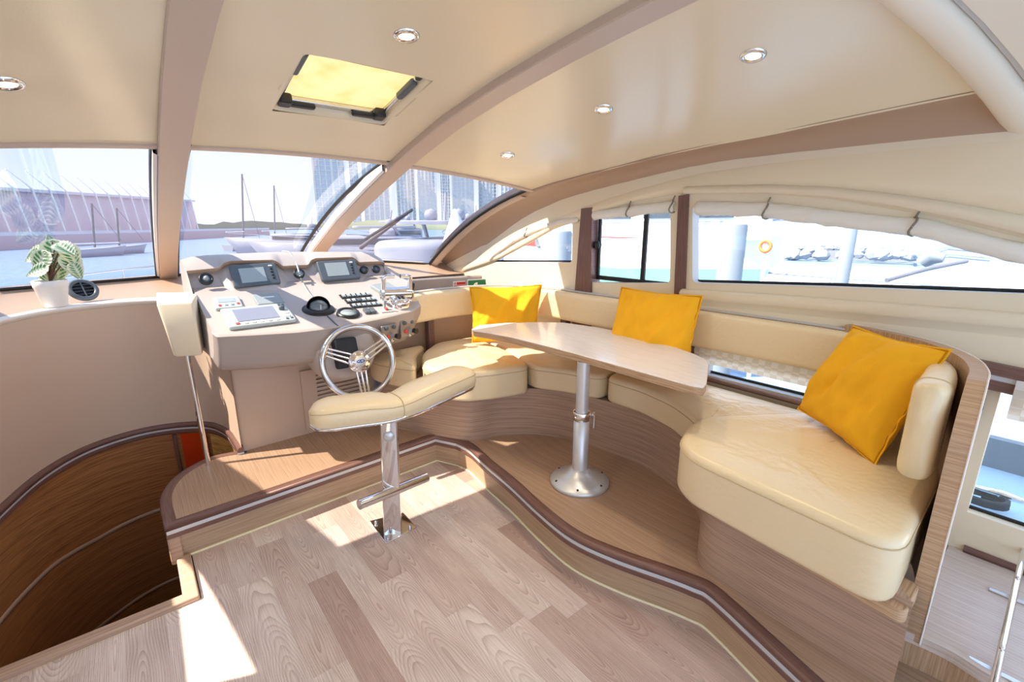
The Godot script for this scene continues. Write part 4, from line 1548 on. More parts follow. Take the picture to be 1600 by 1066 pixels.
	XF = frame(Vector3(0.9, 0.8, -2.66), Vector3.RIGHT, Vector3(0.02, 0.28, 0.96))
	lathe(st, [Vector2(0.19, -0.1), Vector2(0.185, 0.02), Vector2(0.165, 0.05), Vector2(0.13, 0.062), Vector2(0.0, 0.064)], 40)
	part(h, "wheel_boss", st, M.console_pale)
	st = mb()
	rbox(st, Vector3(-0.02, 0.085, 0.03), Vector3(0.13, 0.06, 0.17), 0.012)
	part(h, "steering_motor", st, M.rubber)
	XF = Transform3D()
	# side recess handle at the left end
	st = mb()
	var lc := on_x(289, 441, 0.262)
	rbox(st, lc, Vector3(0.012, 0.1, 0.04), 0.004)
	part(h, "side_socket", st, M.slate_plastic)
	# grab box and pole at the stairs
	var gb := thing("stair_grab_post", "pale padded box on a chrome pole beside the helm console", "handrail", on_y(322, 722, 0.19))
	st = mb()
	var bt := on_y(322, 722, DAIS)
	var cx2 := [Vector2(0.075, -2.78), Vector2(0.235, -2.83), Vector2(0.29, -3.3), Vector2(0.1, -3.42)]
	var top := round_poly([Vector2(on_z(243, 466, -2.93).x, -2.93), Vector2(on_z(302, 473, -2.88).x, -2.88), Vector2(0.3, -3.28), Vector2(0.1, -3.42)], 0.014, 4)
	var bot := round_poly([Vector2(on_z(272, 557, -2.93).x, -2.93), Vector2(on_z(316, 553, -2.88).x, -2.88), Vector2(0.3, -3.28), Vector2(0.13, -3.42)], 0.014, 4)
	var mid := Vector2.ZERO
	for q in top: mid += q / top.size()
	grid(st, [lift(inset(bot, 0.01), 0.828), lift(bot, 0.838), lift(top, 1.105), lift(top.map(func(q): return q.lerp(mid, 0.03)), 1.114), lift(top.map(func(q): return q.lerp(mid, 0.1)), 1.118), lift(top.map(func(q): return q.lerp(mid, 0.999)), 1.119)], true)
	fill(st, inset(bot, 0.01), func(q): return Vector3(q.x, 0.828, q.y), 2)
	part(gb, "padded_box", st, M.matte_wall)
	var pc := on_z(293, 560, -2.93)
	st = mb()
	tube(st, [Vector3(pc.x, 0.83, -2.93), Vector3(pc.x + 0.01, DAIS, -2.93)], 0.013, 14)
	part(gb, "pole", st, M.chrome)

func build_wheel():
	var t := thing("steering_wheel", "chrome three-spoke steering wheel with a blue emblem on its hub", "steering wheel")
	t.transform = frame(Vector3(0.925, 0.752, -2.5), Vector3(1, 0.02, 0.03), Vector3(0.02, 0.28, 0.96))
	var st := mb()
	torus(st, 0.198, 0.0165, 64, 14)
	part(t, "rim", st, M.steel, "", true)
	for a in [90.0, 207.0, -27.0]:
		var d := deg_to_rad(a)
		# local plane is x/z, the rim's top lies at -z
		var dir := Vector3(cos(d), 0, sin(d))
		var sd := Vector3(-sin(d), 0, cos(d))
		for k in [-1, 0, 1]:
			st = mb()
			var q0: Vector3 = dir * 0.05 + sd * k * 0.026 + Vector3(0, 0.004, 0)
			var q1: Vector3 = dir * 0.19 + sd * k * 0.02 + Vector3(0, 0.004, 0)
			tube(st, [q0, q0.lerp(q1, 0.5), q1], 0.0065, 8)
			part(t, "spoke", st, M.chrome, "", true)
		st = mb()
		var arc := []
		for k in 7:
			var b := d + deg_to_rad(-11 + k * 22.0 / 6)
			arc.append(Vector3(cos(b), 0, sin(b)) * 0.198)
		tube(st, arc, 0.0195, 12)
		part(t, "rim_clamp", st, M.chrome, "", true)
	st = mb()
	lathe(st, [Vector2(0.02, -0.06), Vector2(0.045, -0.05), Vector2(0.062, -0.012), Vector2(0.062, 0.012), Vector2(0.055, 0.02), Vector2(0.045, 0.02), Vector2(0.042, 0.024), Vector2(0.0, 0.03)], 32)
	var hub := part(t, "hub", st, M.chrome, "", true)
	for k in 6:
		st = mb()
		XF = Transform3D(Basis(), Vector3(cos(TAU * k / 6) * 0.05, 0.02, sin(TAU * k / 6) * 0.05))
		lathe(st, [Vector2(0, 0.004), Vector2(0.004, 0.003), Vector2(0.005, 0)], 8)
		part(hub, "bolt", st, M.steel, "", true)
		XF = Transform3D()
	st = mb()
	XF = Transform3D(Basis(), Vector3(0, 0.0285, 0))
	lathe(st, [Vector2(0, 0.003), Vector2(0.03, 0.0015), Vector2(0.032, 0.0)], 24)
	XF = Transform3D()
	part(hub, "badge", st, M.brushed, "", true)
	st = mb()
	for s in [-1, 1]:
		var oval := []
		for k in 14:
			var a := PI * k / 13.0
			oval.append(Vector2(cos(a) * 0.024, s * sin(a) * 0.0095))
		for k in 13:
			var i0: Vector2 = oval[k]
			var i1: Vector2 = oval[k + 1]
			quad(st, Vector3(i0.x, 0.0315, i0.y), Vector3(i1.x, 0.0315, i1.y), Vector3(i1.x * 0.75, 0.032, i1.y * 0.55), Vector3(i0.x * 0.75, 0.032, i0.y * 0.55))
	quad(st, Vector3(-0.004, 0.0325, -0.007), Vector3(0.002, 0.0325, -0.007), Vector3(0.006, 0.0325, 0.007), Vector3(0.0, 0.0325, 0.007))
	quad(st, Vector3(-0.016, 0.0325, 0.003), Vector3(-0.002, 0.0325, -0.004), Vector3(0.0, 0.0325, 0.0), Vector3(-0.014, 0.0325, 0.006))
	part(hub, "emblem", st, M.emblem_blue, "", true)

# ------------------------------------------------------------------ furniture
func soft_pad(st: SurfaceTool, poly: Array, y0: float, y1: float, r: float, dome: float, wrinkle: float, seed_: int, rings: int, spine: Array):
	# upholstered slab: rounded rim, a top that swells a little and shows soft creases
	var n := FastNoiseLite.new()
	n.seed = seed_
	n.frequency = 3.0
	n.fractal_octaves = 3
	n.domain_warp_enabled = true
	n.domain_warp_amplitude = 0.25
	n.domain_warp_frequency = 3.0
	var rows := []
	for k in 4:
		var t := PI / 2 * k / 4.0
		rows.append(lift(inset(poly, r * 0.7 * (1 - sin(t))), y0 + r * 0.7 * (1 - cos(t))))
	for k in 4:
		var f := k / 3.0
		var row := lift(poly, lerpf(y0 + r * 0.7, y1 - r, f))
		rows.append(row)
	for k in range(1, 6):
		var t := PI / 2 * k / 5.0
		rows.append(lift(inset(poly, r * (1 - cos(t))), y1 - r * (1 - sin(t))))
	var rim: Array = flat(rows[-1])
	for k in range(1, rings + 1):
		var f := float(k) / rings
		var row := []
		for p in rim:
			var q: Vector2 = p.lerp(Geometry2D.get_closest_point_to_segment(p, spine[0], spine[1]), f)
			var crease: float = clampf(absf(n.get_noise_2d(q.x, q.y)) * 3.0, 0, 1)
			var edge := smoothstep(0.05, 0.4, f)
			row.append(Vector3(q.x, y1 + dome * (1 - pow(1 - f, 2.0)) - wrinkle * edge * (1.0 - smoothstep(0.0, 1.0, crease)), q.y))
		rows.append(row)
	grid(st, rows, true)
	fill(st, flat(rows[0]), func(q): return Vector3(q.x, y0, q.y), 2)
func seam(parent: Node, poly: Array, y: float, out_: float, r := 0.0022):
	var st := mb()
	var p := lift(inset(poly, -out_), y)
	p.append(p[0])
	tube(st, p, r, 5, false)
	part(parent, "seam", st, M.thread)
const SEAT0 := 0.5
const SEAT1 := 0.655
func build_settee():
	var kick := curve([Vector2(1.17, -2.8), Vector2(1.247, -2.653), Vector2(1.36, -2.45), Vector2(1.47, -2.265), Vector2(1.55, -2.22), Vector2(1.68, -2.19), Vector2(1.87, -2.05), Vector2(2.0, -1.83), Vector2(2.065, -1.45), Vector2(2.02, -1.17), Vector2(1.9, -0.95), Vector2(1.74, -0.84), Vector2(1.62, -0.79), Vector2(1.565, -0.72), Vector2(1.55, -0.6), Vector2(1.53, -0.35), Vector2(1.52, -0.13)], 5)
	var b := thing("settee_base", "curved oak base of the settee round the table", "settee", Vector3(1.9, DAIS, -1.6))
	var st := mb()
	grid(st, [lift(kick, DAIS - 0.002), lift(kick, 0.34), lift(kick, SEAT0)])
	part(b, "front_panel", st, M.oak_side)
	st = mb()
	var poly: Array = kick + [Vector2(2.37, -0.7), Vector2(2.37, -2.95), Vector2(1.17, -2.95)]
	fill(st, poly, func(q): return Vector3(q.x, SEAT0 - 0.004, q.y), -1)
	part(b, "seat_board", st, M.oak_side)
	st = mb()
	var corner := round_poly([Vector2(1.54, -0.6), Vector2(1.48, -0.135), Vector2(1.655, -0.135), Vector2(1.66, -0.6)], 0.03, 5)
	extrude(st, corner, SEAT0 - 0.058, SEAT0 - 0.021, 0.006)
	part(b, "corner_bracket", st, M.oak_edge)
	# seat cushions
	var cu := [
		["short cream leather seat cushion wedged against the helm console", [[1.16, -2.96], [1.13, -2.82], [1.2, -2.62], [1.27, -2.5], [1.33, -2.6], [1.42, -2.78], [1.6, -2.96]], [1.22, -2.8, 1.35, -2.86]],
		["cream leather seat cushion beside the stool, half in sunlight", [[1.29, -2.44], [1.33, -2.3], [1.42, -2.17], [1.55, -2.11], [1.7, -2.07], [1.79, -2.05], [1.84, -2.1], [1.93, -2.4], [1.99, -2.9], [1.66, -2.92], [1.45, -2.74]], [1.6, -2.35, 1.75, -2.7]],
		["cream leather seat cushion behind the table pedestal", [[1.845, -2.06], [1.95, -1.88], [2.02, -1.66], [2.36, -1.72], [2.36, -2.5], [2.3, -2.86], [2.02, -2.9], [1.96, -2.45]], [2.16, -1.95, 2.16, -2.65]],
		["long cream leather seat cushion under the low side window", [[2.03, -1.64], [2.04, -1.4], [1.99, -1.18], [1.9, -1.02], [1.82, -0.93], [1.95, -0.86], [2.36, -0.66], [2.37, -1.2], [2.36, -1.7]], [2.2, -1.5, 2.14, -0.98]],
		["large rounded cream leather seat cushion at the bulkhead end", [[1.84, -0.96], [1.68, -0.93], [1.56, -0.88], [1.49, -0.78], [1.465, -0.55], [1.435, -0.165], [2.3, -0.19], [2.35, -0.63], [1.95, -0.89]], [1.72, -0.58, 2.1, -0.45]],
	]
	for i in cu.size():
		var pl: Array = cu[i][1].map(func(q): return Vector2(q[0], q[1]))
		pl = dense(round_poly(pl, 0.07 if i < 4 else 0.1, 6), 0.03)
		var top: float = SEAT1 + (0.012 if i == 1 or i == 4 else 0.0) + (0.02 if i == 4 else 0.0)
		var t := thing("seat_cushion", cu[i][0], "cushion", Vector3(cu[i][1][2][0], SEAT0, cu[i][1][2][1]), "settee seat cushions")
		st = mb()
		soft_pad(st, pl, SEAT0 + 0.001 - (0.02 if i in [1, 4] else 0.0), top, 0.03, 0.014, 0.004, 40 + i, 20, [Vector2(cu[i][2][0], cu[i][2][1]), Vector2(cu[i][2][2], cu[i][2][3])])
		part(t, "cover", st, M.leather)
		seam(t, pl, top - 0.03, 0.0012)
	# backrest: three pads on a wooden rail
	var path := curve([Vector2(1.42, -2.82), Vector2(1.7, -2.87), Vector2(1.98, -2.85), Vector2(2.2, -2.72), Vector2(2.31, -2.45), Vector2(2.335, -2.1), Vector2(2.35, -1.5), Vector2(2.37, -1.0), Vector2(2.37, -0.68), Vector2(2.3, -0.43), Vector2(2.13, -0.275), Vector2(1.95, -0.233), Vector2(1.69, -0.215)], 8)
	var prof := []
	for q in round_poly(rect(0.075, 0.2), 0.034, 5): prof.append(q)
	var cuts := [[0, 27, "cream leather backrest pad in front of the helm ledge"], [27, 72, "long cream leather backrest pad along the side wall"], [72, path.size() - 1, "curved cream leather backrest pad ending at the wooden bulkhead"]]
	var k := 0
	for c in cuts:
		var seg := []
		for i in range(c[0], c[1] + 1):
			seg.append(Vector3(path[i].x, 0.95, path[i].y))
		var t := thing("backrest_pad", c[2], "backrest", Vector3(seg[0].x, 0.85, seg[0].z), "settee backrest pads")
		st = mb()
		var rows := []
		var m: int = seg.size()
		var P2 := prof
		if k == 2:
			P2 = round_poly(rect(0.085, 0.3), 0.036, 5).map(func(q): return q + Vector2(0, -0.035))
		for i in m:
			var a: Vector3 = seg[mini(i + 1, m - 1)] - seg[maxi(i - 1, 0)]
			var sd := Vector3(-a.z, 0, a.x).normalized()
			var e := 1.0
			var d0 := minf(i, m - 1 - i)
			if (k == 0 and i < 2) or (k == 2 and i > m - 3): e = [0.6, 0.9][d0]
			var pr: Array = P2
			if k == 2:
				var g := smoothstep(0.0, 1.0, clampf((i - m * 0.35) / (m * 0.45), 0, 1))
				pr = []
				for j in P2.size(): pr.append(round_poly(rect(0.075, 0.2), 0.034, 5)[j].lerp(P2[j], g))
			rows.append(pr.map(func(q): return seg[i] + sd * q.x * e + Vector3(0, q.y * (0.85 + 0.15 * e), 0)))
		grid(st, rows, true)
		for r in [rows[0], rows[-1]]:
			var cc := Vector3.ZERO
			for q in r: cc += q / r.size()
			for j in r.size(): tri(st, cc, r[j], r[(j + 1) % r.size()], Vector2.ZERO, Vector2.ZERO, Vector2.ZERO, 0)
		part(t, "cover", st, M.leather)
		if k == 2:
			st = mb()
			var line := []
			for j in range(0, rows[-3].size() + 1):
				line.append(rows[-4][j % rows[-4].size()])
			tube(st, line, 0.0025, 5, false)
			part(t, "seam", st, M.thread)
		k += 1
	var rail := thing("backrest_rail", "wood rail with a pale top edge carrying the settee backrest", "rail", Vector3(2.4, 0.9, -1.6))
	st = mb()
	var outp := lift(inset_open(path, -0.046), 0.985)
	sweep(st, outp.slice(0, 74), [Vector2(-0.012, -0.05), Vector2(0.012, -0.05), Vector2(0.012, 0.066), Vector2(-0.012, 0.066)], false, -1)
	part(rail, "board", st, M.oak_edge)
	st = mb()
	sweep(st, outp.slice(0, 74).map(func(p): return p + Vector3(0, 0.069, 0)), [Vector2(-0.014, -0.004), Vector2(0.014, -0.004), Vector2(0.014, 0.004), Vector2(-0.014, 0.004)], false, -1)
	part(rail, "top_edge", st, M.inlay)
	for q in [Vector2(1.62, -2.93), Vector2(2.37, -2.3), Vector2(2.41, -1.35)]:
		st = mb()
		rbox(st, Vector3(q.x, 0.75, q.y), Vector3(0.05, 0.42, 0.06), 0.006)
		part(rail, "upright", st, M.wenge)
	st = mb()
	tube(st, [Vector3(2.395, 0.668, -1.75), Vector3(2.405, 0.668, -0.35)], 0.014, 8)
	part(rail, "lower_bar", st, M.wenge)
	# upholstered inner panel behind the gap, forward part
	var ip := thing("trim_15", "taupe lining panel behind the forward settee backrest", "lining", Vector3(1.8, 0.5, -3.0), "", "structure")
	st = mb()
	var lin := curve([Vector2(1.2, -2.99), Vector2(1.7, -3.0), Vector2(2.1, -2.97), Vector2(2.36, -2.8), Vector2(2.405, -2.4), Vector2(2.41, -1.3)], 5)
	grid(st, [lift(lin, SEAT0), lift(lin, 0.83)])
	part(ip, "panel", st, M.taupe_vinyl)

const TOP := 0.885
func build_table():
	var base := on_y(905, 753, DAIS)
	var t := thing("dinette_table", "oak boat-shaped table, its top paled to imitate reflected sky, on a brushed aluminium pedestal", "table", base)
	var px := [[737, 514], [748, 508], [790, 504.5], [835, 503.5], [880, 504], [930, 511], [985, 521], [1040, 537], [1085, 553], [1104, 562], [1108, 569], [1104, 600], [1099, 606], [1080, 603], [1040, 592], [1000, 581], [950, 567], [900, 553], [850, 540], [800, 527.5], [760, 520], [741, 517.5]]
	var poly := flat(px.map(func(q): return on_y(q[0], q[1], TOP)))
	var st := mb()
	extrude(st, poly, TOP - 0.036, TOP - 0.003, 0.0, 0.004)
	part(t, "table_edge", st, M.oak_edge)
	st = mb()
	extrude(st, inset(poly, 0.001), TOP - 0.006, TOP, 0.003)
	part(t, "table_top", st, M.oak_table_sheen)
	XF = Transform3D(Basis(), base)
	st = mb()
	lathe(st, [Vector2(0.0, 0.0), Vector2(0.153, 0.0), Vector2(0.155, 0.012), Vector2(0.15, 0.02), Vector2(0.12, 0.035), Vector2(0.085, 0.052), Vector2(0.06, 0.07), Vector2(0.05, 0.082), Vector2(0.04, 0.085)], 48)
	var fb := part(t, "foot", st, M.brushed)
	for k in 6:
		st = mb()
		var a := TAU * (k + 0.35) / 6
		var old := XF
		XF = XF * Transform3D(Basis(), Vector3(cos(a) * 0.132, 0.03, sin(a) * 0.132))
		lathe(st, [Vector2(0, 0.004), Vector2(0.005, 0.003), Vector2(0.006, -0.004)], 10)
		XF = old
		part(fb, "screw", st, M.slot_dark)
	st = mb()
	lathe(st, [Vector2(0.04, 0.07), Vector2(0.04, 0.37), Vector2(0.034, 0.372)], 32)
	part(t, "lower_tube", st, M.brushed)
	st = mb()
	lathe(st, [Vector2(0.032, 0.36), Vector2(0.032, TOP - DAIS - 0.036)], 32)
	part(t, "upper_tube", st, M.brushed)
	st = mb()
	lathe(st, [Vector2(0.041, 0.355), Vector2(0.046, 0.357), Vector2(0.046, 0.397), Vector2(0.043, 0.4), Vector2(0.033, 0.4)], 32)
	var cl := part(t, "clamp_collar", st, M.chrome)
	st = mb()
	tube(st, [Vector3(0.03, 0.385, 0.045), Vector3(0.06, 0.385, 0.03), Vector3(0.066, 0.37, 0.028), Vector3(0.062, 0.3, 0.03)], 0.006, 8)
	part(cl, "clamp_lever", st, M.chrome)
	XF = Transform3D()

func pillow(called: String, label: String, c: Array, fat: float, seed_: int, cr := []):   # c: top-left, top-right, bottom-right, bottom-left
	var o := Vector3.ZERO
	for p in c: o += p / 4.0
	var base: Vector3 = (c[2] + c[3]) / 2
	var nrm: Vector3 = (c[1] - c[0]).cross(c[0] - c[3]).normalized()
	if nrm.dot(EYE - o) < 0: nrm = -nrm
	var t := thing(called, label, "pillow", base, "mustard scatter cushions on the settee")
	var n := FastNoiseLite.new()
	n.seed = seed_
	n.frequency = 3.0
	n.fractal_octaves = 3
	var N := 36
	var st := mb()
	for side in [1, -1]:
		var rows := []
		for i in N + 1:
			var v := float(i) / N
			var row := []
			for j in N + 1:
				var u := float(j) / N
				# sides drawn in a little between the corners
				var pu := u + 0.022 * sin(PI * v) * (0.5 - u) * 2.0
				var pv := v + 0.022 * sin(PI * u) * (0.5 - v) * 2.0
				var p: Vector3 = c[0].lerp(c[1], pu).lerp(c[3].lerp(c[2], pu), pv)
				var e := clampf(minf(minf(u, 1 - u), minf(v, 1 - v)) * 1.0, 0, 1)
				var puff := fat * pow(clampf(16 * u * (1 - u) * v * (1 - v), 0, 1), 0.42)
				var fold := n.get_noise_2d((u + v * 0.5) * 0.9 + seed_, (v - u * 0.5) * 0.3) * 0.03 + n.get_noise_2d((u + v * 0.3) * 2.2, v * 0.7 + seed_) * 0.012
				# creases that run in from the corners
				var d0 := absf(u - v)
				var d1 := absf(u + v - 1)
				fold -= 0.006 * exp(-d0 * d0 * 160.0) * smoothstep(0.05, 0.25, absf(u - 0.5)) + 0.006 * exp(-d1 * d1 * 160.0) * smoothstep(0.05, 0.25, absf(u - 0.5))
				row.append(p + nrm * side * (puff + (fold * minf(1, e * 9)) + 0.002))
			rows.append(row)
		grid(st, rows, false, 0)
	part(t, "cover", st, M.mustard_cloth)
	# flange and its overlocked edge
	var loop := []
	for k in 4:
		for i in N:
			var f := float(i) / N
			var a: Vector3 = c[k]
			var b: Vector3 = c[(k + 1) % 4]
			var q := a.lerp(b, f)
			q += (o - q).normalized() * 0.018 * sin(PI * f)
			loop.append(q + nrm * 0.004 * sin(f * 40.0 + seed_) * sin(PI * f))
	st = mb()
	var outer := []
	var inner := []
	for q in loop:
		outer.append(q + (q - o).normalized() * 0.012)
		inner.append(q - (q - o).normalized() * 0.004)
	grid(st, [inner.map(func(q): return q + nrm * 0.002), outer.map(func(q): return q + nrm * 0.0015), outer.map(func(q): return q - nrm * 0.0015), inner.map(func(q): return q - nrm * 0.002)], true, -1)
	part(t, "flange", st, M.mustard_cloth)
	st = mb()
	var lp := loop.map(func(q): return q + nrm * 0.003)
	lp.append(lp[0])
	tube(st, lp, 0.003, 5, false)
	part(t, "piped_seam", st, M.mustard_seam)
func build_pillows():
	pillow("pillow", "mustard yellow pillow with a sunlit patch in the forward corner of the settee", [on_z(735, 450, -2.71), on_z(845, 446, -2.42), on_z(838, 535, -2.35), on_z(739, 534, -2.64)], 0.075, 3)
	pillow("pillow", "mustard yellow pillow upright between table and long side window", [on_x(972, 450, 2.27), on_x(1096, 464, 2.27), Vector3(2.13, 0.7, -1.2), Vector3(2.13, 0.7, -1.73)], 0.08, 5)
	pillow("pillow", "mustard yellow pillow leaning tilted against the bulkhead end of the settee", [on_x(1334, 512, 2.27), on_x(1482, 549, 2.05), on_x(1366, 724, 1.9), on_x(1249, 638, 2.16)], 0.085, 8)

func build_stool():
	var base := on_y(614, 832, 0)
	var t := thing("helm_stool", "chrome pedestal stool with a cream leather bow-shaped seat", "stool", base)
	# foot plate: a square turned a little
	var pq := [on_y(578, 816, 0), on_y(630, 803, 0), on_y(651, 826, 0), on_y(603, 851, 0)]
	var poly := flat(pq)
	var st := mb()
	extrude(st, poly, 0.0, 0.008, 0.002)
	part(t, "foot_plate", st, M.chrome)
	for i in 4:
		st = mb()
		var c := (flat([base])[0] as Vector2)
		var q: Vector2 = poly[i].lerp(c, 0.28)
		XF = Transform3D(Basis(), Vector3(q.x, 0.008, q.y))
		lathe(st, [Vector2(0, 0.016), Vector2(0.006, 0.015), Vector2(0.009, 0.008), Vector2(0.009, 0.0)], 12)
		XF = Transform3D()
		part(t, "bolt", st, M.steel)
	# flat chrome post, faces forward and aft, a little raked
	var b0 := Vector3(base.x, 0.008, base.z)
	var topc := on_plane(617, 650, base, Vector3(sin(deg_to_rad(YAW)), 0, -cos(deg_to_rad(YAW))))
	st = mb()
	var rows := []
	for k in 6:
		var f := k / 5.0
		var c := b0.lerp(Vector3(b0.x + 0.02, 0.64, b0.z), f)
		var wx := 0.043 - 0.003 * f
		var wz := 0.028
		rows.append(round_poly(rect(wx * 2, wz * 2), 0.008, 2).map(func(q): return c + Vector3(q.x * 0.86 - q.y * 0.5, 0, q.y * 0.86 + q.x * 0.5)))
	grid(st, rows, true, 0)
	part(t, "post", st, M.chrome)
	st = mb()
	XF = frame(Vector3(b0.x + 0.016, 0.53, b0.z) + Vector3(-0.5, 0, 0.86) * 0.028, Vector3(0.86, 0, 0.5), Vector3(-0.5, 0, 0.86))
	lathe(st, [Vector2(0, 0.006), Vector2(0.024, 0.005), Vector2(0.027, 0.0)], 24)
	XF = Transform3D()
	part(t, "cover_disc", st, M.brushed)
	# foot rest bar through the post
	st = mb()
	var l := on_z(557, 792, base.z + 0.06)
	var fa := on_plane(560, 790, base + Vector3(0, 0, 0.05), Vector3(0, 0, 1))
	var bar_a := Vector3(base.x - 0.17, 0.155, base.z + 0.03)
	var bar_b := Vector3(base.x + 0.17, 0.155, base.z + 0.0)
	bar_a = on_z(561, 789, base.z + 0.05)
	bar_b = on_z(667, 746, base.z + 0.0)
	tube(st, [bar_a, bar_b], 0.024, 18)
	part(t, "foot_rest", st, M.chrome)
	# seat: two lobes meeting at a shallow angle
	var h := 0.64
	var rim := [[494, 640], [500, 625], [520, 611], [560, 606], [600, 603], [640, 592], [680, 575], [705, 567], [725, 569], [734, 580], [734, 596], [700, 612], [660, 630], [628, 645], [600, 651], [560, 657], [520, 658], [500, 652]]
	var ctr := []
	# centre line of the seat in plan, across the boat
	var A := on_y(520, 640, 0.71)
	var B := on_y(617, 628, 0.71)
	var C := on_y(715, 588, 0.71)
	var line := curve([A, A.lerp(B, 0.5) , B, B.lerp(C, 0.5), C], 5)
	st = mb()
	var bot := mb()
	var seam_line := []
	rows = []
	var prows := []
	var m := line.size()
	for i in range(-5, m + 5):
		var idx := clampi(i, 0, m - 1)
		var p: Vector3 = line[idx]
		var tg: Vector3 = (line[mini(idx + 1, m - 1)] - line[maxi(idx - 1, 0)]).normalized()
		var sd := Vector3(-tg.z, 0, tg.x).normalized()
		var over := 0.0
		if i < 0: over = -i / 5.0
		if i > m - 1: over = (i - m + 1) / 5.0
		var f := float(idx) / (m - 1)
		var hw := 0.098 - 0.016 * exp(-pow((f - 0.5) * 7.0, 2))
		var s := sqrt(maxf(0.0, 1 - over * over * 0.998))
		p += tg * (hw * over * (-1 if i < 0 else 1))
		var dip := -0.012 * exp(-pow((f - 0.5) * 9.0, 2))
		var row := []
		for q in [[-0.9, -0.052], [-1.0, -0.035], [-1.02, -0.01], [-0.97, 0.015], [-0.85, 0.033], [-0.6, 0.043], [-0.3, 0.047], [0, 0.048], [0.3, 0.047], [0.6, 0.043], [0.85, 0.033], [0.97, 0.015], [1.02, -0.01], [1.0, -0.035], [0.9, -0.052]]:
			var yy: float = q[1]
			if yy > -0.02: yy = -0.02 + (yy + 0.02) * (0.35 + 0.65 * s)
			row.append(p + sd * hw * s * q[0] + Vector3(0, yy + dip * (1.0 if yy > 0 else 0.0), 0))
		rows.append(row)
		prows.append([p + sd * hw * s * -0.93 + Vector3(0, -0.052, 0), p + sd * hw * s * -0.9 + Vector3(0, -0.066, 0), p + sd * hw * s * 0.9 + Vector3(0, -0.066, 0), p + sd * hw * s * 0.93 + Vector3(0, -0.052, 0)])
	grid(st, rows)
	var cu := part(t, "seat", st, M.leather)
	st = mb()
	grid(st, prows, true)
	part(t, "seat_pan", st, M.chrome)
	for k in [3, 11]:
		st = mb()
		tube(st, rows.map(func(r): return r[k] + Vector3(0, 0.001, 0)), 0.0022, 5)
		part(cu, "seam", st, M.thread)
	st = mb()
	tube(st, rows[rows.size() / 2].map(func(q): return q + Vector3(0, 0.001, 0)), 0.003, 5)
	part(cu, "seam", st, M.thread)
	st = mb()
	rbox(st, Vector3(b0.x + 0.02, 0.637, b0.z), Vector3(0.16, 0.016, 0.12), 0.004)
	part(t, "seat_bracket", st, M.chrome)

